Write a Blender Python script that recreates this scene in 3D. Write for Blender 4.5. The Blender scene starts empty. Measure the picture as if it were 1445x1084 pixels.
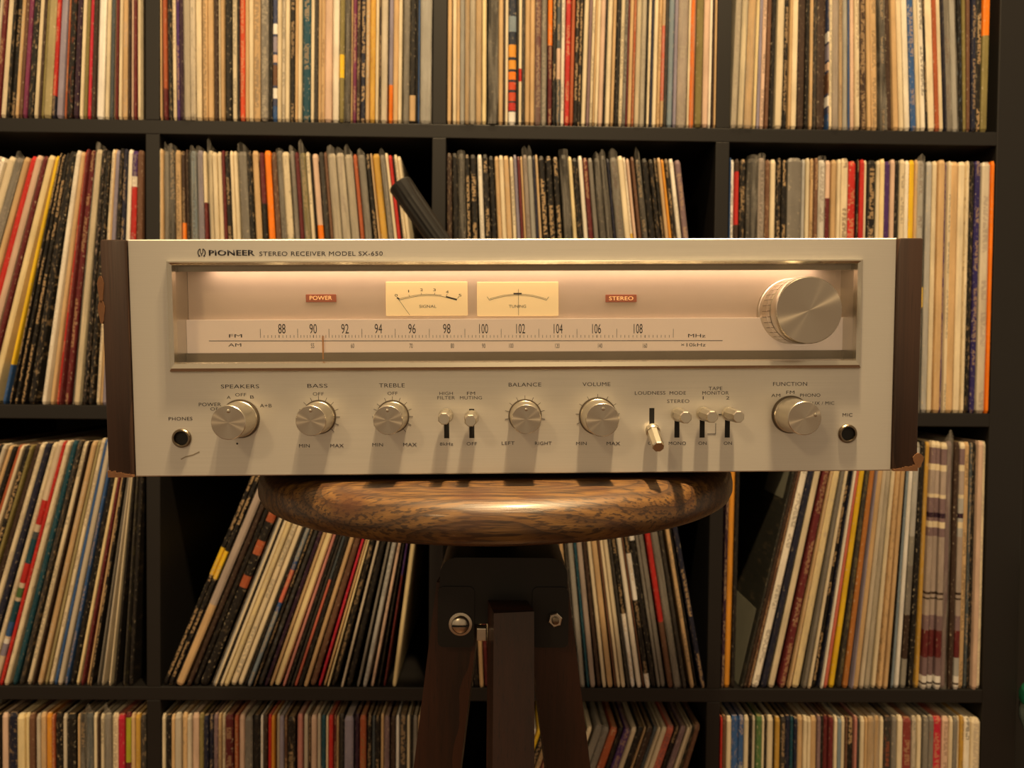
import bpy, bmesh, math, random
from mathutils import Matrix, Vector

random.seed(7)
rad = math.radians
scene = bpy.context.scene
COL = scene.collection
ZB = 0.7315                       # height of the shelf's middle board above the floor


def pose(pitch, yaw, roll):
    return Matrix.Rotation(rad(yaw), 3, 'Z') @ Matrix.Rotation(rad(pitch), 3, 'X') @ Matrix.Rotation(rad(roll), 3, 'Y')


# ------------------------------------------------------------------ camera
cam_data = bpy.data.cameras.new('camera')
cam = bpy.data.objects.new('camera', cam_data)
COL.objects.link(cam)
cam.matrix_world = Matrix.Translation((0.0789, -0.9563, 0.0641 + ZB)) @ (pose(-1.45, -0.83, -0.57) @ Matrix.Rotation(rad(90), 3, 'X')).to_4x4()
cam_data.sensor_width = 36.0
cam_data.lens = 36.0 * 1085.0 / 1445.0
cam_data.clip_start = 0.02
cam_data.dof.use_dof = True
cam_data.dof.focus_distance = 0.45
cam_data.dof.aperture_fstop = 13.0
scene.camera = cam

# ------------------------------------------------------------------ world, lamps, exposure
scene.view_settings.view_transform = 'Standard'
scene.view_settings.look = 'None'
scene.view_settings.gamma = 1.0
scene.view_settings.use_curve_mapping = False
scene.view_settings.exposure = 0.0

world = bpy.data.worlds.new('dim_room')
scene.world = world
world.use_nodes = True
world.node_tree.nodes['Background'].inputs[0].default_value = (1.0, 0.71, 0.42, 1)
world.node_tree.nodes['Background'].inputs[1].default_value = 0.43

WARM = (1.0, 0.70, 0.36)


def lamp(name, loc, power, size, color=WARM):
    d = bpy.data.lights.new(name, 'POINT')
    d.energy = power
    d.color = color
    d.shadow_soft_size = size
    o = bpy.data.objects.new(name, d)
    o.location = loc
    COL.objects.link(o)
    return o


lamp('ceiling_lamp', (0.22, -0.78, ZB + 1.90), 190.0, 0.05)
sp = bpy.data.lights.new('spot_lamp', 'SPOT')          # ceiling spot pointed at the receiver
sp.energy = 165.0
sp.color = WARM
sp.spot_size = rad(30)
sp.spot_blend = 0.9
sp.shadow_soft_size = 0.022
spo = bpy.data.objects.new('spot_lamp', sp)
COL.objects.link(spo)
spo.location = (0.20, -0.645, ZB + 1.15)
spo.rotation_euler = (Vector((0.10, -0.52, ZB + 0.03)) - Vector(spo.location)).to_track_quat('-Z', 'Y').to_euler()
lamp('fill_light', (-0.9, -2.3, ZB + 1.2), 34.0, 0.12)  # added fill from the front to lift the lower rows, no real lamp


# ------------------------------------------------------------------ materials
def srgb(r, g, b):
    f = lambda c: (c / 255 / 12.92) if c / 255 <= 0.04045 else ((c / 255 + 0.055) / 1.055) ** 2.4
    return (f(r), f(g), f(b), 1.0)


class Nodes:
    def __init__(self, name):
        self.m = bpy.data.materials.new(name)
        self.m.use_nodes = True
        self.t = self.m.node_tree
        self.b = self.t.nodes['Principled BSDF']

    def n(self, kind, **kw):
        nd = self.t.nodes.new('ShaderNode' + kind)
        for k, v in kw.items():
            if hasattr(nd, k) and not k[0].isupper():
                setattr(nd, k, v)
            else:
                self.put(nd.inputs[k.replace('_', ' ')], v)
        return nd

    def put(self, sock, v):
        if hasattr(v, 'is_output'):
            self.t.links.new(v, sock)
        else:
            sock.default_value = v

    def math(self, op, a, b=0.0, c=0.0):
        nd = self.t.nodes.new('ShaderNodeMath')
        nd.operation = op
        for s, v in zip(nd.inputs, (a, b, c)):
            self.put(s, v)
        return nd.outputs[0]

    def mix(self, fac, a, b):
        nd = self.t.nodes.new('ShaderNodeMix')
        nd.data_type = 'RGBA'
        self.put(nd.inputs['Factor'], fac)
        self.put(nd.inputs[6], a)
        self.put(nd.inputs[7], b)
        return nd.outputs[2]

    def ramp(self, fac, stops):
        nd = self.t.nodes.new('ShaderNodeValToRGB')
        self.put(nd.inputs[0], fac)
        e = nd.color_ramp.elements
        while len(e) < len(stops):
            e.new(0.5)
        for q, (p, c) in zip(e, stops):
            q.position = p
            q.color = c if len(c) == 4 else (*c, 1)
        return nd.outputs[0]

    def vec(self, x, y, z=0.0):
        nd = self.t.nodes.new('ShaderNodeCombineXYZ')
        for s, v in zip(nd.inputs, (x, y, z)):
            self.put(s, v)
        return nd.outputs[0]

    def noise(self, vec, scale=1.0, detail=2.0, rough=0.5, dist=0.0):
        nd = self.n('TexNoise')
        for k, v in (('Vector', vec), ('Scale', scale), ('Detail', detail), ('Roughness', rough), ('Distortion', dist)):
            self.put(nd.inputs[k], v)
        return nd.outputs[0]

    def sep(self, vec):
        nd = self.t.nodes.new('ShaderNodeSeparateXYZ')
        self.put(nd.inputs[0], vec)
        return nd.outputs

    def bump(self, h, strength, dist):
        nd = self.t.nodes.new('ShaderNodeBump')
        self.put(nd.inputs['Height'], h)
        nd.inputs['Strength'].default_value = strength
        nd.inputs['Distance'].default_value = dist
        self.put(self.b.inputs['Normal'], nd.outputs[0])

    def set(self, **kw):
        for k, v in kw.items():
            self.put(self.b.inputs[k.replace('_', ' ')], v)
        return self.m


def obj_xyz(N):
    return N.n('TexCoord').outputs['Object']


M = {}


def brushed_face():
    N = Nodes('brushed_aluminium')
    x, y, z = N.sep(obj_xyz(N))
    streak = N.noise(N.vec(N.math('MULTIPLY', x, 14), 0.0, N.math('MULTIPLY', z, 2600)), 1.0, 3)
    cloud = N.noise(N.vec(N.math('MULTIPLY', x, 30), 0.0, N.math('MULTIPLY', z, 30)), 1.0, 4)
    col = N.mix(streak, srgb(202, 199, 192), srgb(218, 215, 208))
    tan = N.n('Tangent', direction_type='UV_MAP')
    r = N.math('MULTIPLY_ADD', cloud, 0.10, 0.40)
    N.set(Base_Color=col, Metallic=0.5, Roughness=r, Anisotropic=0.55, Tangent=tan.outputs[0])
    N.bump(streak, 0.06, 0.0002)
    return N.m


def turned(name, col, rough, aniso, axis='Y'):
    N = Nodes(name)
    tan = N.n('Tangent', direction_type='RADIAL', axis=axis)
    return N.set(Base_Color=col, Metallic=1.0, Roughness=rough, Anisotropic=aniso, Tangent=tan.outputs[0])


def plain(name, col, rough=0.5, metal=0.0, var=0.12, scale=60.0, coat=0.0):
    N = Nodes(name)
    v = N.noise(obj_xyz(N), scale, 4)
    dark = tuple(c * (1 - var) for c in col[:3]) + (1,)
    lite = tuple(min(1, c * (1 + var)) for c in col[:3]) + (1,)
    return N.set(Base_Color=N.mix(v, dark, lite), Roughness=rough, Metallic=metal, Coat_Weight=coat)


def glow(name, col, strength, base=None):
    N = Nodes(name)
    v = N.noise(obj_xyz(N), 40.0, 2)
    e = N.mix(v, tuple(c * 0.94 for c in col[:3]) + (1,), col)
    return N.set(Base_Color=base or col, Emission_Color=e, Emission_Strength=strength, Roughness=0.4)


def wood(name, dark, mid, lite, along, scale, rough, coat, center=(0.0, 0.0)):
    """Sawn wood: long pores and growth bands running along one local axis."""
    N = Nodes(name)
    c = N.sep(obj_xyz(N))
    i = 'XYZ'.index(along)
    o = [k for k in range(3) if k != i]
    a, b, l = N.math('SUBTRACT', c[o[0]], center[0]), N.math('SUBTRACT', c[o[1]], center[1]), c[i]
    warp = N.noise(N.vec(N.math('MULTIPLY', a, 9), N.math('MULTIPLY', b, 9), N.math('MULTIPLY', l, 5)), 1.0, 3)
    d = N.math('SQRT', N.math('ADD', N.math('MULTIPLY', a, a), N.math('MULTIPLY', b, b)))
    d = N.math('ADD', d, N.math('MULTIPLY', warp, 0.05))
    band = N.math('FRACT', N.math('MULTIPLY', d, scale))
    pores = N.noise(N.vec(N.math('MULTIPLY', a, 900), N.math('MULTIPLY', b, 900), N.math('MULTIPLY', l, 22)), 1.0, 3)
    fine = N.noise(N.vec(N.math('MULTIPLY', a, 260), N.math('MULTIPLY', b, 260), N.math('MULTIPLY', l, 8)), 1.0, 2)
    k = N.math('ADD', N.math('MULTIPLY', band, 0.55), N.math('MULTIPLY', fine, 0.45))
    col = N.ramp(k, [(0.12, dark), (0.42, mid), (0.8, lite)])
    col = N.mix(N.ramp(pores, [(0.60, (0, 0, 0)), (0.70, (0.75, 0.75, 0.75))]), col, dark)
    N.set(Base_Color=col, Roughness=rough, Coat_Weight=coat, Coat_Roughness=0.2)
    N.bump(pores, 0.25, 0.0006)
    return N.m


def seat_wood():
    N = Nodes('oak_seat')
    x, y, z = N.sep(obj_xyz(N))
    warp = N.noise(N.vec(N.math('MULTIPLY', x, 7), N.math('MULTIPLY', y, 16), N.math('MULTIPLY', z, 16)), 1.0, 3)
    dx = N.math('MULTIPLY', N.math('SUBTRACT', x, 0.012), 0.30)
    dy = N.math('ADD', y, 0.128)
    dz = N.math('MULTIPLY', z, 1.0)
    d = N.math('SQRT', N.math('ADD', N.math('ADD', N.math('MULTIPLY', dx, dx), N.math('MULTIPLY', dy, dy)), N.math('MULTIPLY', dz, dz)))
    d = N.math('ADD', d, N.math('MULTIPLY', warp, 0.022))
    band = N.math('FRACT', N.math('MULTIPLY', d, 190.0))
    pores = N.noise(N.vec(N.math('MULTIPLY', x, 45), N.math('MULTIPLY', y, 700), N.math('MULTIPLY', z, 700)), 1.0, 3)
    blot = N.noise(N.vec(x, y, z), 38.0, 4)
    col = N.ramp(band, [(0.0, srgb(46, 29, 13)), (0.2, srgb(70, 46, 21)), (0.6, srgb(98, 69, 32)), (0.92, srgb(80, 54, 25))])
    col = N.mix(N.ramp(pores, [(0.50, (0, 0, 0)), (0.60, (0.85, 0.85, 0.85))]), col, srgb(34, 18, 8))
    col = N.mix(N.ramp(blot, [(0.48, (0, 0, 0)), (0.70, (0.7, 0.7, 0.7))]), col, srgb(62, 32, 14))
    N.set(Base_Color=col, Roughness=0.45, Coat_Weight=0.15, Coat_Roughness=0.16)
    N.bump(N.math('ADD', band, pores), 0.3, 0.0005)
    return N.m


def sleeve_material():
    """Card sleeves: colours come with each sleeve; this adds print, scuffs and worn edges."""
    N = Nodes('card_sleeve')
    uv = N.n('UVMap', uv_map='spine').outputs[0]
    u, v, _ = N.sep(uv)
    base = N.n('Attribute', attribute_name='Col').outputs['Color']
    ink = N.n('Attribute', attribute_name='Ink').outputs['Color']
    par = N.n('Attribute', attribute_name='Par').outputs['Color']
    tx, mo, we = N.sep(par)
    # lettering: broken dashes along the middle of the spine
    a = N.noise(N.vec(N.math('MULTIPLY', u, 330), N.math('MULTIPLY', v, 2.2)), 1.0, 1)
    g = N.noise(N.vec(N.math('MULTIPLY', u, 17), 3.0), 1.0, 1)
    mid = N.math('LESS_THAN', N.math('ABSOLUTE', N.math('SUBTRACT', v, 0.5)), 0.27)
    t = N.math('MULTIPLY', N.math('GREATER_THAN', a, 0.46), N.math('GREATER_THAN', g, 0.49))
    t = N.math('MULTIPLY', N.math('MULTIPLY', t, mid), tx)
    col = N.mix(t, base, ink)
    # mottled print
    m1 = N.noise(N.vec(N.math('MULTIPLY', u, 110), N.math('MULTIPLY', v, 2.6), 7.0), 1.0, 4, 0.65)
    m = N.math('MULTIPLY', N.ramp(m1, [(0.54, (0, 0, 0)), (0.66, (1, 1, 1))]), mo)
    col = N.mix(m, col, ink)
    # overall soiling and edge wear
    s1 = N.noise(N.vec(N.math('MULTIPLY', u, 24), N.math('MULTIPLY', v, 0.8), 1.0), 1.0, 4)
    s1f = N.n('MapRange', From_Min=0.3, From_Max=0.7, To_Min=0.80, To_Max=1.1)
    N.put(s1f.inputs['Value'], s1)
    hsv = N.n('HueSaturation')
    N.put(hsv.inputs['Value'], s1f.outputs[0])
    N.put(hsv.inputs['Color'], col)
    w1 = N.noise(N.vec(N.math('MULTIPLY', u, 230), N.math('MULTIPLY', v, 3.0), 4.0), 1.0, 3, 0.7)
    edge = N.math('MULTIPLY', N.math('ABSOLUTE', N.math('SUBTRACT', v, 0.5)), 0.16)
    w = N.ramp(N.math('ADD', w1, edge), [(0.64, (0, 0, 0)), (0.70, (1, 1, 1))])
    col = N.mix(N.math('MULTIPLY', w, we), hsv.outputs[0], srgb(214, 200, 172))
    N.set(Base_Color=col, Roughness=0.48)
    N.b.inputs['Specular IOR Level'].default_value = 0.35
    N.bump(w1, 0.15, 0.0004)
    return N.m


def plastic_material():
    N = Nodes('clear_polythene')
    uv = N.n('UVMap', uv_map='spine').outputs[0]
    u, v, _ = N.sep(uv)
    wr = N.noise(N.vec(N.math('MULTIPLY', u, 14), N.math('MULTIPLY', v, 3.0)), 1.0, 4, 0.6, 0.8)
    N.set(Base_Color=srgb(205, 200, 190), Roughness=0.14)
    N.bump(wr, 0.9, 0.004)
    tr = N.n('BsdfTransparent')
    tr.inputs[0].default_value = (0.93, 0.93, 0.92, 1)
    mx = N.n('MixShader')
    f = N.n('MapRange', From_Min=0.4, From_Max=0.66, To_Min=0.05, To_Max=0.34)
    N.put(f.inputs['Value'], wr)
    N.t.links.new(f.outputs[0], mx.inputs[0])
    N.t.links.new(tr.outputs[0], mx.inputs[1])
    N.t.links.new(N.b.outputs[0], mx.inputs[2])
    N.t.links.new(mx.outputs[0], N.t.nodes['Material Output'].inputs[0])
    return N.m


def glass_material(name, tint, fac, rough):
    N = Nodes(name)
    sm = N.noise(obj_xyz(N), 18.0, 4)
    N.set(Base_Color=srgb(225, 222, 214), Roughness=rough, Metallic=0.0)
    tr = N.n('BsdfTransparent')
    tr.inputs[0].default_value = tint
    gl = N.n('BsdfGlossy')
    gl.inputs['Roughness'].default_value = rough
    lw = N.n('LayerWeight')
    lw.inputs['Blend'].default_value = 0.25
    k = N.math('MULTIPLY_ADD', lw.outputs['Fresnel'], 0.6, N.math('MULTIPLY', sm, fac))
    mx = N.n('MixShader')
    N.t.links.new(k, mx.inputs[0])
    N.t.links.new(tr.outputs[0], mx.inputs[1])
    N.t.links.new(gl.outputs[0], mx.inputs[2])
    N.t.links.new(mx.outputs[0], N.t.nodes['Material Output'].inputs[0])
    return N.m


M['face'] = brushed_face()
M['cap'] = turned('spun_aluminium', srgb(186, 176, 162), 0.24, 0.95)
M['knob'] = plain('satin_aluminium', srgb(205, 198, 184), 0.30, 1.0, 0.04)
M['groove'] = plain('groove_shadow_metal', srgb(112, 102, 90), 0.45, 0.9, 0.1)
M['chrome'] = plain('bezel_aluminium', srgb(206, 200, 186), 0.22, 1.0, 0.05)
M['panel'] = plain('dial_panel_silver', srgb(222, 206, 190), 0.42, 0.3, 0.04)
M['strip'] = glow('backlit_dial_strip', (0.62, 0.43, 0.28, 1), 0.34, srgb(236, 222, 204))
M['trim'] = plain('dial_trim_grey', srgb(150, 140, 122), 0.35, 0.7, 0.08)
M['ink'] = plain('dark_print', srgb(20, 18, 32), 0.6)
M['dial_ink'] = plain('brown_print', srgb(40, 28, 22), 0.6)
M['black'] = plain('black_plastic', srgb(24, 23, 22), 0.45)
M['hole'] = plain('black_socket', srgb(8, 8, 8), 0.7)
M['nickel'] = plain('dull_nickel', srgb(120, 108, 92), 0.35, 1.0, 0.1)
M['vinyl'] = plain('black_vinyl', srgb(26, 20, 17), 0.55)
M['pointer'] = plain('pointer_amber', srgb(205, 150, 90), 0.5)
M['meter'] = glow('lit_meter_paper', (1.0, 0.66, 0.27, 1), 0.50, srgb(214, 190, 140))
M['lamp_red'] = glow('red_lamp_window', (0.36, 0.10, 0.032, 1), 0.36, srgb(140, 66, 40))
M['lamp_text'] = glow('lit_lamp_letters', (1.0, 0.55, 0.2, 1), 0.75)
M['veneer'] = wood('walnut_veneer', srgb(40, 25, 18), srgb(58, 38, 28), srgb(72, 49, 36), 'Z', 60, 0.5, 0.05, (0.05, 0.1))
M['raw'] = plain('chipped_raw_wood', srgb(122, 84, 54), 0.8, 0, 0.25, 300)
M['seat'] = seat_wood()
M['leg'] = wood('dark_stained_legs', srgb(22, 11, 7), srgb(44, 22, 12), srgb(62, 32, 18), 'Z', 45, 0.45, 0.1, (0.03, 0.06))
M['iron'] = plain('black_iron', srgb(20, 18, 16), 0.5, 0.3, 0.25)
M['bolt'] = plain('zinc_bolt', srgb(190, 182, 168), 0.3, 1.0, 0.1, 400)
M['shelf'] = plain('black_brown_laminate', srgb(22, 20, 19), 0.5, 0, 0.12, 25)
M['wall'] = plain('dark_wall_paint', srgb(34, 31, 28), 0.85, 0, 0.05, 8)
M['floor'] = wood('floor_boards', srgb(60, 36, 20), srgb(92, 58, 32), srgb(112, 72, 42), 'Y', 22, 0.4, 0.1)
M['sleeve'] = sleeve_material()
M['plastic'] = plastic_material()
M['glass'] = glass_material('dial_glass', (0.97, 0.96, 0.94, 1), 0.05, 0.03)
M['vase'] = glass_material('vase_glass', (0.62, 0.70, 0.64, 1), 0.3, 0.05)
M['cover_grey'] = plain('grey_cover_print', srgb(120, 120, 108), 0.5)
M['print_white'] = plain('white_print', srgb(240, 240, 236), 0.5)
M['green'] = plain('green_plastic', srgb(26, 96, 70), 0.35)


# ------------------------------------------------------------------ mesh helpers
class MB:
    """Collects shapes and links them as one mesh object."""

    def __init__(self):
        self.v, self.f = [], []

    def add(self, verts, faces):
        k = len(self.v)
        self.v += [tuple(p) for p in verts]
        self.f += [tuple(i + k for i in q) for q in faces]
        return self

    def box(self, x0, x1, y0, y1, z0, z1, c=0.0):
        """Box; c chamfers every edge."""
        if c <= 0:
            v = [(x, y, z) for x in (x0, x1) for y in (y0, y1) for z in (z0, z1)]
            return self.add(v, [(0, 1, 3, 2), (4, 6, 7, 5), (0, 4, 5, 1), (2, 3, 7, 6), (0, 2, 6, 4), (1, 5, 7, 3)])
        bm = bmesh.new()
        bmesh.ops.create_cube(bm, size=1.0)
        for q in bm.verts:
            q.co = Vector(((x0 + x1) / 2 + q.co.x * (x1 - x0), (y0 + y1) / 2 + q.co.y * (y1 - y0), (z0 + z1) / 2 + q.co.z * (z1 - z0)))
        bmesh.ops.bevel(bm, geom=bm.edges[:], offset=c, segments=2, affect='EDGES', profile=0.5)
        bm.verts.index_update()
        self.add([q.co for q in bm.verts], [[q.index for q in fc.verts] for fc in bm.faces])
        bm.free()
        return self

    def lathe(self, prof, n=48, axis='Z', o=(0, 0, 0), start=False, end=False, phase=0.0):
        """prof: (radius, height) pairs; axis Z up or Y (height counts towards -y, the front)."""
        v, f = [], []
        for r, h in prof:
            for k in range(n):
                a = 2 * math.pi * k / n + phase
                c, s = r * math.cos(a), r * math.sin(a)
                v.append((o[0] + c, o[1] + s, o[2] + h) if axis == 'Z' else (o[0] + c, o[1] - h, o[2] + s))
        for i in range(len(prof) - 1):
            for k in range(n):
                k2 = (k + 1) % n
                f.append((i * n + k, i * n + k2, (i + 1) * n + k2, (i + 1) * n + k))
        if start:
            f.append(tuple(range(n - 1, -1, -1)))
        if end:
            b = (len(prof) - 1) * n
            f.append(tuple(range(b, b + n)))
        return self.add(v, f)

    def strip(self, pts, w, y0, y1):
        """A ribbon of width w along (x, z) points, between depths y0 (front) and y1."""
        L = []
        for i, (x, z) in enumerate(pts):
            a = pts[max(i - 1, 0)]
            b = pts[min(i + 1, len(pts) - 1)]
            d = math.hypot(b[0] - a[0], b[1] - a[1]) or 1
            nx, nz = -(b[1] - a[1]) / d * w / 2, (b[0] - a[0]) / d * w / 2
            L.append(((x + nx, z + nz), (x - nx, z - nz)))
        v = []
        for (a, b) in L:
            v += [(a[0], y0, a[1]), (b[0], y0, b[1]), (b[0], y1, b[1]), (a[0], y1, a[1])]
        f = [(0, 1, 2, 3), tuple(4 * (len(L) - 1) + i for i in (3, 2, 1, 0))]
        for i in range(len(L) - 1):
            for k in range(4):
                f.append((4 * i + k, 4 * i + 4 + k, 4 * i + 4 + (k + 1) % 4, 4 * i + (k + 1) % 4))
        return self.add(v, f)

    def tube(self, path, radii, n=16, caps=True):
        """Round bar along a 3D path."""
        v, f = [], []
        P = [Vector(p) for p in path]
        for i, p in enumerate(P):
            t = (P[min(i + 1, len(P) - 1)] - P[max(i - 1, 0)]).normalized()
            a = t.cross(Vector((0.31, 0.87, 0.38))).normalized()
            b = t.cross(a)
            for k in range(n):
                th = 2 * math.pi * k / n
                v.append(p + (a * math.cos(th) + b * math.sin(th)) * radii[i])
        for i in range(len(P) - 1):
            for k in range(n):
                f.append((i * n + k, i * n + (k + 1) % n, (i + 1) * n + (k + 1) % n, (i + 1) * n + k))
        if caps:
            f += [tuple(range(n - 1, -1, -1)), tuple((len(P) - 1) * n + k for k in range(n))]
        return self.add(v, f)

    def build(self, name, mat, parent=None, smooth=None, loc=None, rot=None):
        me = bpy.data.meshes.new(name)
        me.from_pydata(self.v, [], self.f)
        bm = bmesh.new()
        bm.from_mesh(me)
        bmesh.ops.recalc_face_normals(bm, faces=bm.faces[:])
        bm.to_mesh(me)
        bm.free()
        return link(name, me, mat, parent, smooth, loc, rot)


def link(name, me, mat, parent=None, smooth=None, loc=None, rot=None):
    for m in (mat if isinstance(mat, (list, tuple)) else [mat]):
        me.materials.append(M[m])
    if smooth:
        me.polygons.foreach_set('use_smooth', [True] * len(me.polygons))
        me.set_sharp_from_angle(angle=rad(smooth))
    me.update()
    o = bpy.data.objects.new(name, me)
    COL.objects.link(o)
    o.parent = parent
    if loc:
        o.location = loc
    if rot:
        o.rotation_euler = rot
    return o


def tag(o, label=None, cat=None, group=None, kind=None):
    for k, v in (('label', label), ('category', cat), ('group', group), ('kind', kind)):
        if v:
            o[k] = v
    return o


def empty(name, loc=(0, 0, 0)):
    o = bpy.data.objects.new(name, None)
    o.empty_display_size = 0.05
    o.location = loc
    COL.objects.link(o)
    return o


def text_mesh(body, w, h, thick=0.00006, bold=0.0, space=1.0):
    """Flat lettering fitted to w x h, lying in the x-z plane and facing -y."""
    cu = bpy.data.curves.new('lettering', 'FONT')
    cu.body = body
    cu.size = 1.0
    cu.offset = bold
    cu.space_character = space
    cu.resolution_u = 3
    o = bpy.data.objects.new('lettering', cu)
    COL.objects.link(o)
    bpy.context.view_layer.update()
    dg = bpy.context.evaluated_depsgraph_get()
    me = bpy.data.meshes.new_from_object(o.evaluated_get(dg))
    bpy.data.objects.remove(o)
    bpy.data.curves.remove(cu)
    me.materials.clear()
    xs = [q.co.x for q in me.vertices]
    ys = [q.co.y for q in me.vertices]
    x0, x1, y0, y1 = min(xs), max(xs), min(ys), max(ys)
    for q in me.vertices:
        q.co = Vector(((q.co.x - (x0 + x1) / 2) / (x1 - x0) * w, 0.0, (q.co.y - (y0 + y1) / 2) / (y1 - y0) * h))
    bm = bmesh.new()
    bm.from_mesh(me)
    bmesh.ops.recalc_face_normals(bm, faces=bm.faces[:])
    if bm.faces and sum(fc.normal.y for fc in bm.faces) > 0:
        bmesh.ops.reverse_faces(bm, faces=bm.faces[:])
    ret = bmesh.ops.extrude_face_region(bm, geom=bm.faces[:])
    for q in ret['geom']:
        if isinstance(q, bmesh.types.BMVert):
            q.co.y -= thick
    bm.to_mesh(me)
    bm.free()
    return me


# ------------------------------------------------------------------ setting
tag(MB().box(-2.2, 2.2, -2.6, 0.42, -0.03, 0.0).build('floor', 'floor'), kind='structure')
tag(MB().box(-2.2, 2.2, 0.40, 0.45, 0.0, 2.5).build('wall_back', 'wall'), kind='structure')

# ------------------------------------------------------------------ the record shelf
PITCH, HB, DEPTH, FRAME = 0.351, 0.0085, 0.39, 0.044
shelf = empty('cube_shelf', (0, 0, 0))
tag(shelf, 'large black cube shelving unit packed with records behind the receiver', 'shelf')
IN = 2 * PITCH - HB
MB().box(-IN - FRAME, IN + FRAME, 0, DEPTH, ZB - IN - 0.038, ZB - IN, 0.0012).build('bottom_panel', 'shelf', shelf)
MB().box(-IN - FRAME, IN + FRAME, 0, DEPTH, ZB + IN, ZB + IN + FRAME, 0.0012).build('top_panel', 'shelf', shelf)
for s in (-1, 1):
    MB().box(*sorted((s * IN, s * (IN + FRAME))), 0, DEPTH, ZB - IN, ZB + IN, 0.0012).build('side_panel', 'shelf', shelf)
for k in (-1, 0, 1):
    MB().box(-IN, IN, 0.0, DEPTH, ZB + k * PITCH - HB, ZB + k * PITCH + HB, 0.0008).build('shelf_board', 'shelf', shelf)
for r in range(4):
    for k in (-1, 0, 1):
        MB().box(k * PITCH - HB, k * PITCH + HB, 0.0, DEPTH, ZB + (r - 2) * PITCH + HB, ZB + (r - 1) * PITCH - HB, 0.0008).build('divider', 'shelf', shelf)

# ------------------------------------------------------------------ the stereo receiver
# local axes: x right, z up from the faceplate's lower edge, y away from the viewer; millimetres in the tables
RW, RH, FEET = 0.4506, 0.1388, 0.004
REC_ROT = pose(2.02, 0.35, -0.87)
FACE_C = Vector((0.0879, -0.5022, 0.0684 + ZB))
receiver = empty('stereo_receiver')
BASE = Vector((0, 0, -RH / 2 - FEET))
receiver.matrix_world = Matrix.Translation(FACE_C + REC_ROT @ BASE) @ REC_ROT.to_4x4()
tag(receiver, 'silver-faced vintage stereo receiver with wooden sides standing on the round stool', 'stereo receiver')
ZC = RH / 2 + FEET                                 # faceplate centre above the base


def mm(x, z):
    return x / 1000.0, ZC + z / 1000.0


def rect_ring(mb, outer, inner, y0, y1, depth_in):
    """Slab with a rectangular hole: front at y0, back at y1, hole walls run back to depth_in."""
    (a0, a1, b0, b1), (c0, c1, d0, d1) = outer, inner
    O = [(a0, b0), (a1, b0), (a1, b1), (a0, b1)]
    I = [(c0, d0), (c1, d0), (c1, d1), (c0, d1)]
    v = [(x, y0, z) for x, z in O] + [(x, y0, z) for x, z in I] + [(x, y1, z) for x, z in O] + [(x, depth_in, z) for x, z in I] + [(x, y1, z) for x, z in I]
    f = []
    for k in range(4):
        j = (k + 1) % 4
        f += [(k, j, 4 + j, 4 + k), (k, 8 + k, 8 + j, j), (4 + k, 4 + j, 12 + j, 12 + k), (8 + k, 16 + k, 16 + j, 8 + j)]
    return mb.add(v, f)


WX0, WZ0 = mm(-199.6, -4.6)
WX1, WZ1 = mm(202.2, 54.6)
fp = MB()
z0, z1, hw = FEET, FEET + RH, RW / 2
c = 0.0007
rect_ring(fp, (-hw + c, hw - c, z0 + c, z1 - c), (WX0 - 0.002, WX1 + 0.002, WZ0 - 0.002, WZ1 + 0.002), 0.0, 0.005, 0.005)
O = [(-hw, z0), (hw, z0), (hw, z1), (-hw, z1)]
Oc = [(-hw + c, z0 + c), (hw - c, z0 + c), (hw - c, z1 - c), (-hw + c, z1 - c)]
for k in range(4):
    j = (k + 1) % 4
    fp.add([(Oc[k][0], 0, Oc[k][1]), (Oc[j][0], 0, Oc[j][1]), (O[j][0], c, O[j][1]), (O[k][0], c, O[k][1]), (O[k][0], 0.005, O[k][1]), (O[j][0], 0.005, O[j][1])],
           [(0, 3, 2, 1), (3, 4, 5, 2)])
faceplate = fp.build('faceplate', 'face', receiver)
uvl = faceplate.data.uv_layers.new(name='UVMap')
for lp in faceplate.data.loops:
    p = faceplate.data.vertices[lp.vertex_index].co
    uvl.data[lp.index].uv = (p.x, p.z + p.y)
tag(faceplate, 'brushed aluminium faceplate')

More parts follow.
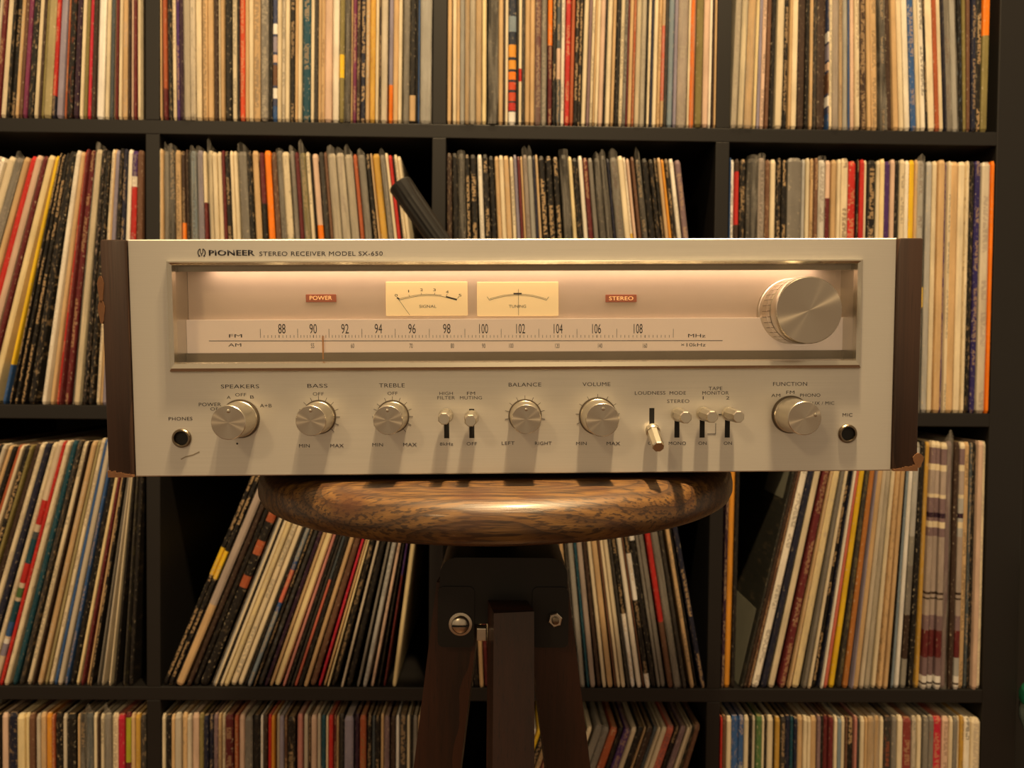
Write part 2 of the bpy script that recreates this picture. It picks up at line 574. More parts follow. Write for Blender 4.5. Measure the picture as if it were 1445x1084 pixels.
MB().box(-0.222, 0.222, 0.0230, 0.355, 0.010, 0.136, 0.001).build('cabinet', 'vinyl', receiver)
for sx in (-1, 1):
    for yy in (0.055, 0.21):
        MB().lathe([(0.010, 0.0002), (0.011, 0.002), (0.011, 0.0105)], 20, o=(sx * 0.085, yy, 0), start=True, end=True).build('foot', 'black', receiver, 40)
    x0, x1 = sorted((sx * (hw + 0.0002), sx * 0.2400))
    side = MB().box(x0, x1, -0.0022, 0.34, FEET + 0.0006, FEET + RH - 0.0003, 0.0012).build('side_panel', 'veneer', receiver, 30)
    tag(side, 'dark walnut side panel with chipped veneer')
    chips = [(-0.2403, 0.0545, 0.0016, 0.013), (-0.2404, 0.036, 0.0017, 0.010), (-0.2398, 0.1385, 0.0016, 0.006)] if sx < 0 else [(0.2402, 0.0105, 0.0030, 0.0045)]
    if sx < 0:
        chips = [(-0.2402, 0.114, 0.0017, 0.008), (-0.2402, 0.101, 0.0018, 0.007)]
    for (cx, cz, cw, ch) in chips:
        pts = [(cx + cw * math.cos(t) * (1 + 0.25 * math.sin(3 * t)), cz + ch * math.sin(t)) for t in [2 * math.pi * k / 14 for k in range(14)]]
        m = MB()
        m.add([(x, -0.0026, z) for x, z in pts] + [(x, 0.004, z) for x, z in pts],
              [tuple(range(14)), tuple(range(27, 13, -1))] + [(k, 14 + k, 14 + (k + 1) % 14, (k + 1) % 14) for k in range(14)])
        m.build('veneer_chip', 'raw', side)
    # splintered lower and upper ends of the veneer
    m = MB()
    n = 9
    for k in range(n):
        xa, xb = x0 + (x1 - x0) * k / n, x0 + (x1 - x0) * (k + 1) / n
        hgt = 0.0012 + 0.0032 * (k / n if sx > 0 else 1 - k / n) * random.uniform(0.7, 1.2)
        m.box(xa, xb, -0.0027, 0.0, FEET + 0.0002, FEET + 0.0002 + hgt)
    m.build('veneer_chip', 'raw', side)

# dial window: bezel, recess, panels, glass
bz = MB()
BX0, BZ0 = mm(-202.6, -7.8)
BX1, BZ1 = mm(204.6, 56.9)
rings = [(0.0, -0.0001, 0), (0.0005, -0.0022, 0), (0.0016, -0.0026, 0), (0.0034, -0.0012, 1), (0.0040, 0.0030, 1), (0.0040, 0.0224, 1)]
rv, rf = [], []
for (d, y, _) in rings:
    rv += [(BX0 + d * 0.85, y, BZ0 + d * 1.45), (BX1 - d * 0.85, y, BZ0 + d * 1.45), (BX1 - d * 0.85, y, BZ1 - d * 0.7), (BX0 + d * 0.85, y, BZ1 - d * 0.7)]
for i in range(len(rings) - 1):
    for k in range(4):
        j = (k + 1) % 4
        rf.append((4 * i + k, 4 * i + j, 4 * i + 4 + j, 4 * i + 4 + k))
bezel = bz.add(rv, rf).build('dial_bezel', 'chrome', receiver)

PY, SY = 0.0200, 0.0160                               # depths of the dial panel and of the scale strip
panel = MB().box(WX0 + 0.0005, WX1 - 0.0005, PY, PY + 0.0015, WZ0, WZ1).build('dial_panel', 'panel', receiver)
tag(panel, 'recessed silver dial panel lit from above')
x0, zt = mm(-199, 51.4)
MB().box(WX0 + 0.0005, WX1 - 0.0005, 0.0065, 0.0085, zt, WZ1 + 0.001).build('upper_trim', 'trim', receiver)
_, st = mm(0, 23.2)
_, sb = mm(0, 3.0)
strip = MB().box(WX0 + 0.0005, WX1 - 0.0005, SY, PY, sb, st, 0.0003).build('dial_scale', 'strip', receiver)
tag(strip, 'printed tuning scale')
MB().box(WX0 + 0.0005, WX1 - 0.0005, SY - 0.0015, PY, WZ0 + 0.0002, sb).build('lower_trim', 'trim', receiver)

TK = (169.7, 26.7)
TX, TZ = mm(*TK)
bm = bmesh.new()
corners = [bm.verts.new((x, 0.0012, z)) for x, z in ((WX0, WZ0), (WX1, WZ0), (WX1, WZ1), (WX0, WZ1))]
hole = [bm.verts.new((TX + 0.0208 * math.cos(2 * math.pi * k / 48), 0.0012, TZ + 0.0208 * math.sin(2 * math.pi * k / 48))) for k in range(48)]
ed = [bm.edges.new((corners[k], corners[(k + 1) % 4])) for k in range(4)] + [bm.edges.new((hole[k], hole[(k + 1) % 48])) for k in range(48)]
bmesh.ops.triangle_fill(bm, use_beauty=True, use_dissolve=False, edges=ed)
ex = bmesh.ops.extrude_face_region(bm, geom=bm.faces[:])
for q in ex['geom']:
    if isinstance(q, bmesh.types.BMVert):
        q.co.y += 0.0012
bmesh.ops.recalc_face_normals(bm, faces=bm.faces[:])
gm = bpy.data.meshes.new('dial_glass')
bm.to_mesh(gm)
bm.free()
link('dial_glass', gm, 'glass', receiver)

# the receiver's own dial lamp tube, tucked behind the upper trim
for cx in (0.0,):
    d = bpy.data.lights.new('dial_lamp', 'AREA')
    d.shape = 'RECTANGLE'
    d.size, d.size_y = 0.372, 0.006
    d.energy = 0.062
    d.color = (1.0, 0.68, 0.45)
    o = bpy.data.objects.new('dial_lamp', d)
    COL.objects.link(o)
    o.parent = receiver
    o.location = (cx, 0.0140, WZ1 - 0.0006)

# indicator lamps and meters
for x0, x1, z0, z1, nm in ((-127.7, -109.3, 33.8, 38.5, 'power_lamp'), (55.4, 74.6, 33.1, 37.7, 'stereo_lamp')):
    (a, za), (b, zb) = mm(x0, z0), mm(x1, z1)
    tag(MB().box(a, b, PY - 0.0010, PY, za, zb, 0.0003).build(nm, 'lamp_red', receiver), 'reddish-brown lit indicator window')
METER = {}
for x0, x1, z0, z1, nm, key in ((-79.1, -29.2, 25.2, 46.0, 'signal_meter', 'meter_a'), (-23.4, 26.5, 24.8, 45.7, 'tuning_meter', 'meter_b')):
    (a, za), (b, zb) = mm(x0, z0), mm(x1, z1)
    METER[key] = MB().box(a, b, PY - 0.0010, PY, za, zb, 0.0005).build(nm, 'meter', receiver)
    tag(METER[key], 'glowing cream meter window')


def arc_pts(pts):
    P = [mm(*p) for p in pts]
    out = []
    for i in range(len(P) - 1):
        for t in (0, 0.5):
            p0, p1, p2, p3 = P[max(i - 1, 0)], P[i], P[i + 1], P[min(i + 2, len(P) - 1)]
            out.append(tuple(0.5 * (2 * p1[k] + (p2[k] - p0[k]) * t + (2 * p0[k] - 5 * p1[k] + 4 * p2[k] - p3[k]) * t * t + (3 * p1[k] - p0[k] - 3 * p2[k] + p3[k]) * t ** 3) for k in (0, 1)))
    return out + [P[-1]]


MY0, MY1 = PY - 0.00115, PY - 0.0009
A = [(-71.1, 34.8), (-61.8, 36.8), (-54.3, 37.6), (-45.1, 37.0), (-35.9, 34.9)]
m = MB()
m.strip(arc_pts(A), 0.00022, MY0, MY1)
m.strip(arc_pts([(x, z + 0.75) for x, z in A[:4]]), 0.00016, MY0, MY1)
for x, z in ((-70.9, 35.2), (-64.5, 37.0), (-57.2, 38.0), (-49.4, 38.0), (-42.2, 37.3), (-35.4, 35.6)):
    m.strip([mm(x, z), mm(x + (x + 53.5) * 0.05, z + 1.1)], 0.0002, MY0, MY1)
m.strip([mm(-42.4, 36.7), mm(-35.7, 34.9)], 0.0010, MY0, MY1)
m.strip([mm(-72.3, 36.3), mm(-70.8, 35.3)], 0.0009, MY0, MY1)
m.build('meter_scale', 'dial_ink', METER['meter_a'])
MB().strip([mm(-71.4, 35.4), mm(-64.6, 25.7)], 0.00020, MY0 - 0.0003, MY0 - 0.0001).build('needle', 'dial_ink', METER['meter_a'])
B = [(-15.9, 34.6), (-7.0, 36.8), (1.9, 37.5), (10.7, 36.7), (19.1, 34.4)]
m = MB()
m.strip(arc_pts(B), 0.00022, MY0, MY1)
m.strip(arc_pts([(x, z + 0.75) for x, z in B]), 0.00016, MY0, MY1)
m.strip([mm(-15.9, 34.6), mm(-17.2, 36.6)], 0.00022, MY0, MY1)
m.strip([mm(19.1, 34.4), mm(20.4, 36.4)], 0.00022, MY0, MY1)
m.strip([mm(-1.1, 38.4), mm(3.9, 38.4)], 0.0010, MY0, MY1)
m.build('meter_scale', 'dial_ink', METER['meter_b'])
MB().strip([mm(1.9, 41.2), mm(1.9, 25.2)], 0.00020, MY0 - 0.0003, MY0 - 0.0001).build('needle', 'dial_ink', METER['meter_b'])

# tuning scale: ticks, line, pointer
talls = [-154.7, -132.2, -113.3, -93.4, -73.2, -52.5, -30.9, -8.8, 14.2, 37.5, 61.9, 96.6]
tilt = lambda x, z: z - (x + 33.5) * 0.0042
m = MB()
for i, x in enumerate(talls):
    m.strip([mm(x, tilt(x, 17.1)), mm(x, tilt(x, 11.7))], 0.00022, SY - 0.0001, SY + 0.0001)
    if i + 1 < len(talls):
        n = 10 if i < 10 else 14
        for k in range(1, n):
            xx = x + (talls[i + 1] - x) * k / n
            m.strip([mm(xx, tilt(xx, 13.3)), mm(xx, tilt(xx, 11.7))], 0.00042 if k == n // 2 else 0.00022, SY - 0.0001, SY + 0.0001)
m.strip([mm(-185.7, 10.45), mm(127.0, 9.15)], 0.0004, SY - 0.0001, SY + 0.0001)
m.build('scale_marks', 'dial_ink', strip)
px, pz = mm(-116.8, 13.2)
MB().box(px - 0.0004, px + 0.0004, SY - 0.0016, SY - 0.0008, mm(0, -1.0)[1], pz).build('dial_pointer', 'pointer', receiver)

# lettering (style, words, centre x, centre z, width, height)
LETTERS = [
    ('bold', 'PIONEER', -165.2, 61.6, 26.5, 3.40), ('face', 'STEREO RECEIVER MODEL SX-650', -113.5, 61.0, 71.5, 2.49),
    ('face', 'SPEAKERS', -162.5, -16.3, 22.3, 2.32), ('face', 'A', -169.2, -22.7, 2.3, 1.91), ('face', 'OFF', -162.2, -21.2, 6.4, 1.91),
    ('face', 'B', -155.6, -22.6, 2.2, 1.91), ('face', 'A+B', -147.7, -27.7, 6.9, 1.99), ('face', 'POWER', -180.3, -26.8, 13.0, 2.07),
    ('face', 'OFF', -176.9, -29.5, 6.4, 1.91), ('face', 'PHONES', -197.7, -35.1, 13.9, 1.99), ('face', 'BASS', -117.2, -16.2, 11.8, 2.32),
    ('face', 'OFF', -116.8, -21.0, 6.4, 1.99), ('face', 'MIN', -125.6, -51.7, 6.3, 1.99), ('face', 'MAX', -106.4, -51.7, 7.9, 1.99),
    ('face', 'TREBLE', -73.5, -16.2, 15.1, 2.32), ('face', 'OFF', -73.2, -20.9, 5.9, 1.99), ('face', 'MIN', -82.4, -51.4, 6.3, 1.99),
    ('face', 'MAX', -63.3, -51.4, 8.0, 1.99), ('face', 'HIGH', -41.6, -21.1, 7.9, 1.91), ('face', 'FILTER', -41.6, -23.7, 10.3, 1.91),
    ('face', '8kHz', -41.7, -51.2, 7.9, 1.91), ('face', 'FM', -26.9, -21.2, 4.8, 1.91), ('face', 'MUTING', -27.0, -23.8, 13.0, 1.91),
    ('face', 'OFF', -26.7, -51.2, 6.1, 1.91), ('face', 'BALANCE', 5.0, -16.2, 19.3, 2.32), ('face', 'LEFT', -5.1, -51.0, 7.7, 1.99),
    ('face', 'RIGHT', 15.8, -51.2, 9.9, 1.99), ('face', 'VOLUME', 47.4, -16.2, 16.6, 2.32), ('face', 'MIN', 38.5, -51.5, 6.3, 1.99),
    ('face', 'MAX', 57.6, -51.6, 8.0, 1.99), ('face', 'LOUDNESS', 79.4, -21.6, 18.2, 2.07), ('face', 'ON', 80.8, -51.7, 4.9, 1.99),
    ('face', 'MODE', 95.9, -21.7, 9.7, 2.07), ('face', 'STEREO', 96.2, -26.6, 13.3, 2.07), ('face', 'MONO', 95.9, -51.8, 10.4, 1.99),
    ('face', 'TAPE', 118.4, -19.1, 8.2, 2.07), ('face', 'MONITOR', 118.5, -21.8, 15.8, 2.07), ('face', '1', 111.1, -24.7, 0.55, 1.91),
    ('face', '2', 125.8, -24.8, 2.1, 1.91), ('face', 'ON', 111.0, -51.9, 4.9, 1.99), ('face', 'ON', 126.2, -52.0, 4.9, 1.99),
    ('face', 'FUNCTION', 163.1, -16.7, 20.4, 2.32), ('face', 'AM', 154.6, -23.5, 5.4, 1.91), ('face', 'FM', 163.3, -21.7, 4.9, 1.91),
    ('face', 'PHONO', 175.3, -23.5, 12.2, 1.99), ('face', 'AUX / MIC', 182.1, -28.3, 15.5, 1.99), ('face', 'MIC', 198.0, -35.4, 6.0, 1.99),
    ('fm', '88', -141.7, 17.6, 4.4, 5.84), ('fm', '90', -122.8, 17.5, 4.4, 5.84), ('fm', '92', -103.6, 17.4, 4.5, 5.84),
    ('fm', '94', -83.4, 17.4, 4.5, 5.84), ('fm', '96', -63.0, 17.3, 4.5, 5.84), ('fm', '98', -41.9, 17.2, 4.5, 5.84),
    ('fm', '100', -19.5, 17.1, 5.4, 5.84), ('fm', '102', 3.1, 17.0, 5.4, 5.84), ('fm', '104', 26.0, 16.9, 5.4, 5.84),
    ('fm', '106', 49.5, 16.8, 5.4, 5.84), ('fm', '108', 75.0, 16.7, 5.4, 5.84), ('am', '55', -123.4, 7.2, 2.0, 2.83),
    ('am', '60', -99.2, 7.1, 2.0, 2.83), ('am', '70', -63.7, 6.9, 2.0, 2.83), ('am', '80', -38.6, 6.8, 2.0, 2.83), ('am', '90', -19.5, 6.7, 2.0, 2.83),
    ('am', '100', -2.7, 6.7, 2.6, 2.83), ('am', '120', 25.5, 6.5, 2.6, 2.83), ('am', '140', 51.7, 6.4, 2.6, 2.83), ('am', '160', 79.3, 6.3, 2.6, 2.83),
    ('dial', 'FM', -169.7, 13.4, 7.9, 1.97), ('dial', 'AM', -170.3, 7.9, 7.9, 1.97), ('dial', 'MHz', 111.1, 12.3, 10.7, 2.15),
    ('dial', '×10kHz', 109.0, 6.7, 15.2, 2.15), ('lamp', 'POWER', -118.5, 36.3, 13.5, 2.42), ('lamp', 'STEREO', 65.0, 35.4, 14.9, 2.33),
    ('meter_a', '0', -72.7, 37.7, 1.7, 1.55), ('meter_a', '1', -65.1, 40.2, 0.5, 1.55), ('meter_a', '2', -57.2, 41.0, 1.7, 1.55),
    ('meter_a', '3', -49.4, 40.9, 1.7, 1.55), ('meter_a', '4', -41.6, 39.7, 1.7, 1.55), ('meter_a', '5', -33.8, 37.6, 1.7, 1.55),
    ('meter_a', 'SIGNAL', -53.5, 30.9, 10.4, 1.73), ('meter_b', 'TUNING', 1.3, 30.7, 10.4, 1.73),
]
for style, words, x, z, w, h in LETTERS:
    X, Z = mm(x, z)
    if style in ('face', 'bold'):
        link('lettering', text_mesh(words, w / 1000, h / 1000, bold=0.030 if style == 'bold' else 0.0, space=1.06), 'ink', faceplate, loc=(X, 0.0, Z))
    elif style == 'lamp':
        par = [q for q in receiver.children if q.name.startswith('power_lamp' if words == 'POWER' else 'stereo_lamp')][0]
        link('lettering', text_mesh(words, w / 1000, h / 1000), 'lamp_text', par, loc=(X, PY - 0.00105, Z))
    elif style in METER:
        link('lettering', text_mesh(words, w / 1000, h / 1000), 'dial_ink', METER[style], loc=(X, PY - 0.00105, Z))
    else:
        link('lettering', text_mesh(words, w / 1000, h / 1000), 'dial_ink', strip, loc=(X, SY - 0.00002, Z))

# emblem beside the maker's name: a split ring around a tuning fork
ex, ez = mm(-182.6, 61.7)
m = MB()
for s in (-1, 1):
    m.strip([(ex + s * 0.0021 * math.cos(t), ez + 0.0023 * math.sin(t)) for t in [rad(-62 + 130 * k / 12) for k in range(13)]], 0.00055, -0.0001, 0.0001)
    m.strip([(ex + s * 0.0007, ez + 0.0022), (ex + s * 0.0007, ez + 0.0002), (ex + s * 0.00035, ez - 0.0005), (ex, ez - 0.0006)], 0.00038, -0.0001, 0.0001)
    m.strip([(ex + s * 0.0010, ez - 0.0020), (ex + s * 0.0019, ez - 0.0020)], 0.0005, -0.0001, 0.0001)
m.strip([(ex, ez - 0.0005), (ex, ez - 0.0019)], 0.0004, -0.0001, 0.0001)
m.build('emblem', 'ink', faceplate)

# small printed marks: dots, bracket lines, scratch
m = MB()
m.lathe([(0.0006, 0.00008)], 12, 'Y', (mm(-165.0, -50.1)[0], 0, mm(-165.0, -50.1)[1]), start=True)
m.strip([mm(113.8, -46.3), mm(118.8, -46.3)], 0.0003, -0.0001, 0.0001)
m.strip([mm(118.8, -46.3), mm(118.8, -40.0)], 0.0003, -0.0001, 0.0001)
m.strip([mm(120.4, -34.7), mm(123.2, -34.7)], 0.0006, -0.0001, 0.0001)
m.build('printed_marks', 'ink', faceplate)
MB().strip([mm(-198.2, -59.2), mm(-195.5, -57.8), mm(-191.0, -56.6), mm(-187.2, -54.8)], 0.0007, -0.00005, 0.0001).build('scratch', 'trim', faceplate)

# radial tick marks round the rotary knobs
for (kx, kz, r0, r1, angs) in ((-116.7, -34.7, 10.0, 12.4, (45, 67, 90, 113, 22, 0, -22, -45, 135, 158, 180, 202, 225)), (-73.3, -34.7, 9.6, 12.0, (45, 67, 90, 113, 22, 0, -25, -50, 140, 158, 180, 202, 225)),
                               (5.0, -34.7, 9.8, 12.0, (90, 65, 115, 40, 140, 15, 165, -10, 190)), (48.2, -35.2, 11.0, 13.2, (90, 62, 118, 34, 146, 6, 174, -20, 200))):
    m = MB()
    for a in angs:
        cs, sn = math.cos(rad(a)), math.sin(rad(a))
        m.strip([mm(kx + r0 * cs, kz + r0 * sn), mm(kx + r1 * cs, kz + r1 * sn)], 0.00025, -0.0001, 0.0001)
    m.build('tick_marks', 'ink', faceplate)


def knob(name, kx, kz, r, ln, notch):
    X, Z = mm(kx, kz)
    r, ln = r / 1000, ln / 1000
    o = (X, 0.0, Z)
    body = MB().lathe([(r * 1.07, 0.0003), (r * 1.07, 0.0026), (r * 1.03, 0.0030), (r * 1.015, 0.0036), (r * 1.0, ln - 0.0012), (r * 0.985, ln - 0.0003), (r * 0.955, ln)], 56, 'Y', o, start=True).build(name, 'knob', receiver, 35)
    m = MB().lathe([(r * 0.955, 0), (r * 0.02, 0.00012)], 56, 'Y', (0, 0, 0), end=True)
    m.build('knob_cap', 'cap', body, 30, loc=(X, -ln, Z))
    a = rad(notch)
    m = MB()
    px_, pz_ = X + r * 0.66 * math.cos(a), Z + r * 0.66 * math.sin(a)
    m.lathe([(r * 0.11, 0.00010), (r * 0.10, 0.0004), (r * 0.05, 0.0006)], 16, 'Y', (px_, -ln, pz_), start=True, end=True)
    m.build('pointer_dimple', 'knob', body, 40)
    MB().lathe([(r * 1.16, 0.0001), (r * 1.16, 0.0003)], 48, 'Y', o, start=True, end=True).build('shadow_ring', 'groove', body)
    return body


knob('speaker_selector_knob', -162.8, -35.4, 9.9, 20.4, 88)
knob('bass_knob', -116.7, -34.7, 8.75, 20.0, 90)
knob('treble_knob', -73.3, -34.7, 8.45, 20.0, 92)
knob('balance_knob', 5.0, -34.7, 8.5, 20.0, 90)
knob('volume_knob', 48.2, -35.2, 9.7, 21.0, 86)
knob('function_knob', 163.6, -35.0, 9.8, 21.5, 18)

# tuning knob: ribbed flywheel knob inside the window
R, F = 0.0195, 0.0100
tb = MB()
n = 36
v, f = [], []
prof = [(0.0206, -PY + 0.0001, 0), (0.0206, -PY + 0.0028, 0), (0.0200, -PY + 0.0034, 0), (0.0198, -0.0145, 0), (0.0194, -0.0138, 0), (0.0194, 0.0006, 0), (0.0197, 0.0012, 0), (R, F - 0.0008, 0), (R * 0.975, F, 0)]
tb.lathe([(a, b) for a, b, _ in prof], 72, 'Y', (TX, 0, TZ), start=True)
tuning = tb.build('tuning_knob', 'knob', receiver, 35)
tag(tuning, 'large spun aluminium tuning knob with ribbed side')
m = MB()
for k in range(n):
    a0, a1 = 2 * math.pi * (k + 0.06) / n, 2 * math.pi * (k + 0.94) / n
    pts = []
    for rr in (0.0190, 0.0198):
        for a in (a0, a1):
            for y in (0.0130, -0.0002):
                pts.append((TX + rr * math.cos(a), y, TZ + rr * math.sin(a)))
    m.add(pts, [(0, 1, 3, 2), (4, 6, 7, 5), (0, 4, 5, 1), (2, 3, 7, 6), (0, 2, 6, 4), (1, 5, 7, 3)])
m.build('grip_ribs', 'knob', tuning)
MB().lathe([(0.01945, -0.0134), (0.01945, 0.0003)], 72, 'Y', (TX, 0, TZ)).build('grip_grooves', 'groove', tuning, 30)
MB().lathe([(R * 0.975, 0), (R * 0.01, 0.0002)], 72, 'Y', (0, 0, 0), end=True).build('knob_cap', 'cap', tuning, 30, loc=(TX, -F, TZ))

# lever switches
for nm, sx, s0, s1, lz, tilt_deg in (('high_filter_lever', -41.5, -47.8, -30.4, -34.0, 0), ('muting_lever', -26.6, -47.8, -30.4, -35.2, 0), ('loudness_lever', 80.5, -48.4, -30.6, -42.5, 24),
                                     ('mode_lever', 95.6, -48.4, -30.7, -34.2, 0), ('tape_monitor_lever', 110.7, -48.5, -30.8, -33.9, 0), ('tape_monitor_lever', 125.8, -48.6, -30.9, -34.0, 0)):
    (a, za), (b, zb) = mm(sx - 1.5, s0), mm(sx + 1.5, s1)
    MB().box(a, b, -0.00012, 0.0002, za, zb).build('switch_slot', 'hole', faceplate)
    X, Z = mm(sx, lz)
    body = MB()
    body.lathe([(0.0012, -0.002), (0.0012, 0.0016)], 12, 'Y', start=True)
    body.lathe([(0.0030, 0.0012), (0.0042, 0.0018), (0.0043, 0.0046), (0.0040, 0.0052)], 32, 'Y', start=True, end=True)
    lev = body.build(nm, 'knob', receiver, 35, loc=(X, 0, Z), rot=(rad(tilt_deg), 0, 0))
    MB().lathe([(0.0038, 0.0051), (0.0036, 0.0207), (0.0031, 0.0215)], 8, 'Y', start=True, end=True, phase=rad(22.5)).build('lever_grip', 'knob', lev, 20)

# headphone and microphone jacks
for jx, jz, nm in ((-197.2, -46.6, 'phones_jack'), (198.1, -46.7, 'microphone_jack')):
    X, Z = mm(jx, jz)
    j = MB().lathe([(0.0056, 0.0001), (0.0056, 0.0010), (0.0050, 0.0018), (0.0042, 0.0018), (0.0038, 0.0006), (0.0037, 0.0001)], 36, 'Y', (X, 0, Z)).build(nm, 'nickel', receiver, 30)
    MB().lathe([(0.0037, 0.0002), (0.0001, 0.00025)], 32, 'Y', (X, 0, Z), end=True).build('jack_hole', 'hole', j)

# bar antenna swung up behind the cabinet: ribbed black tube
inv = receiver.matrix_world.inverted()
p1 = inv @ Vector((-0.0360, -0.0941, 0.2640 + ZB))
p0 = inv @ Vector((0.0350, -0.0970, 0.1640 + ZB))
d = p1 - p0
rib = MB()
n = 32
ax = d.normalized()
u_ = ax.cross(Vector((0, 1, 0))).normalized()
w_ = ax.cross(u_)
rows = [(0.0, 0.0118), (0.25, 0.0119), (0.27, 0.0126), (0.80, 0.0134), (0.82, 0.0134), (0.985, 0.0138), (1.0, 0.0126)]
v, f = [], []
for i, (t, r) in enumerate(rows):
    for k in range(n):
        a = 2 * math.pi * k / n
        rr = r * (1.0 if (k % 2 or i in (0, 1, 5, 6)) else 0.945)
        v.append(p0 + d * t + (u_ * math.cos(a) + w_ * math.sin(a)) * rr)
for i in range(len(rows) - 1):
    for k in range(n):
        f.append((i * n + k, i * n + (k + 1) % n, (i + 1) * n + (k + 1) % n, (i + 1) * n + k))
f += [tuple(range(n - 1, -1, -1)), tuple((len(rows) - 1) * n + k for k in range(n))]
tag(rib.add(v, f).build('antenna_rod', 'black', receiver), 'ridged black plastic bar antenna')
MB().tube([p0 + d * 0.03, p0 + d * -0.02 + Vector((0, -0.01, 0)), Vector((p0.x + 0.005, 0.352, p0.z - 0.012))], [0.006, 0.006, 0.006], 12).build('antenna_bracket', 'black', receiver, 40)

# ------------------------------------------------------------------ the stool
SEAT = FACE_C + REC_ROT @ Vector((-0.0121, 0.1169, -RH / 2 - FEET))     # centre of the seat's top
stool = empty('wooden_stool', (SEAT.x, SEAT.y, 0))
tag(stool, 'round oak-topped stool with dark splayed legs and iron swivel', 'stool')
RS, TS = 0.170, 0.0265
prof = [(0.0, 0.0)] + [(0.150 * k / 6, 0.0) for k in range(1, 7)]
prof = [(0.001, 0.0), (0.10, 0.0), (0.148, -0.0002), (0.156, -0.0010), (0.1625, -0.0030), (0.1668, -0.0062), (0.1690, -0.0105), (0.1700, -0.0160), (0.1698, -0.0205), (0.1680, -0.0246), (0.1650, -TS), (0.10, -TS), (0.001, -TS)]
seat = MB().lathe(prof, 96, 'Z', start=True, end=True).build('seat', 'seat', stool, 50)
seat.matrix_parent_inverse = stool.matrix_world.inverted()
bpy.context.view_layer.update()
seat.matrix_local = Matrix.Translation((0, 0, SEAT.z)) @ REC_ROT.to_4x4()
zs = SEAT.z - TS
MB().lathe([(0.060, zs - 0.002), (0.0595, zs - 0.010), (0.057, zs - 0.020), (0.050, zs - 0.027), (0.03, zs - 0.030)], 56, 'Z', start=True, end=True).build('swivel_plate', 'iron', stool, 40)
MB().lathe([(0.016, zs - 0.050), (0.016, zs - 0.028)], 24, 'Z', start=True, end=True).build('spindle', 'iron', stool, 40)
MB().lathe([(0.024, zs - 0.0335), (0.026, zs - 0.030), (0.026, zs - 0.026)], 6, 'Z', (0.004, -0.026, 0), start=True).build('swivel_nut', 'iron', stool)


def rounded_prism(mb, pts, y0, y1):
    n = len(pts)
    mb.add([(x, y0, z) for x, z in pts] + [(x, y1, z) for x, z in pts],
           [tuple(range(n)), tuple(range(2 * n - 1, n - 1, -1))] + [(k, n + k, n + (k + 1) % n, (k + 1) % n) for k in range(n)])
    return mb


def round_rect(x0, x1, z0, z1, r, seg=6):
    pts = []
    for cx, cz, a0 in ((x1 - r, z1 - r, 0), (x0 + r, z1 - r, 90), (x0 + r, z0 + r, 180), (x1 - r, z0 + r, 270)):
        for k in range(seg + 1):
            a = rad(a0 + 90 * k / seg)
            pts.append((cx + r * math.cos(a), cz + r * math.sin(a)))
    return pts


ZT = ZB - 0.0690                                      # top of the leg bracket
bx = 0.0821 - SEAT.x                                  # bracket centre beside the seat centre
yF = -0.4300 - SEAT.y                                 # its front face
brk = MB()
rounded_prism(brk, round_rect(bx - 0.0440, bx + 0.0440, ZT - 0.046, ZT, 0.012), yF, yF + 0.075)
for s in (-1, 1):
    rounded_prism(brk, round_rect(bx + s * 0.0325 - 0.0125, bx + s * 0.0325 + 0.0125, ZT - 0.062, ZT - 0.02, 0.004), yF - 0.001, yF + 0.004)
    rounded_prism(brk, round_rect(bx + s * 0.0325 - 0.0125, bx + s * 0.0325 + 0.0125, ZT - 0.062, ZT - 0.02, 0.004), yF + 0.036, yF + 0.041)
bracket = brk.build('leg_bracket', 'iron', stool, 30)
tag(bracket, 'black cast iron leg bracket')
# slotted bolt, hex nut and small bolt on the bracket
hx, hz = 0.0527 - SEAT.x, ZB - 0.1147
b = MB().lathe([(0.0080, 0.0), (0.0080, 0.001), (0.0062, 0.0012), (0.0060, 0.0028), (0.0048, 0.0040), (0.0010, 0.0044)], 28, 'Y', (hx, yF - 0.001, hz), start=True, end=True).build('bolt', 'bolt', stool, 40)
MB().box(hx - 0.0058, hx + 0.0058, yF - 0.0056, yF - 0.0048, hz - 0.0008, hz + 0.0004).build('screw_slot', 'hole', b)
hx, hz = 0.1177 - SEAT.x, ZB - 0.1106
b = MB().lathe([(0.0050, 0.0), (0.0050, 0.0034), (0.0044, 0.0038)], 6, 'Y', (hx, yF - 0.001, hz), start=True, end=True, phase=0.3).build('bolt', 'bolt', stool)
MB().lathe([(0.0026, 0.003), (0.0026, 0.0058), (0.002, 0.0062)], 20, 'Y', (hx, yF - 0.001, hz), start=True, end=True).build('bolt_end', 'nickel', b, 40)
hx, hz = 0.0675 - SEAT.x, ZB - 0.1200
MB().box(hx - 0.0035, hx + 0.0035, yF - 0.006, yF + 0.002, hz - 0.005, hz + 0.004, 0.0008).build('bolt', 'bolt', stool)


def leg(top, foot, w, dpt, twist, extra=0.0):
    """Square-section leg from its upper end to the floor, slightly wider lower down."""
    T, Fv = Vector(top), Vector(foot)
    m = MB()
    v = []
    for t, k in ((0, 1.0), (0.5, 1.06), (1, 0.92)):
        p = T.lerp(Fv, t)
        for sx_, sy_ in ((-1, -1), (1, -1), (1, 1), (-1, 1)):
            q = Matrix.Rotation(rad(twist), 3, 'Z') @ Vector((sx_ * w / 2 * k, sy_ * dpt / 2 * k, 0))
            v.append(p + q)
    f = [(3, 2, 1, 0), (8, 9, 10, 11)]
    for i in range(2):
        for k in range(4):
            f.append((4 * i + k, 4 * i + (k + 1) % 4, 4 * i + 4 + (k + 1) % 4, 4 * i + 4 + k))
    return m.add(v, f).build('leg', 'leg', stool)


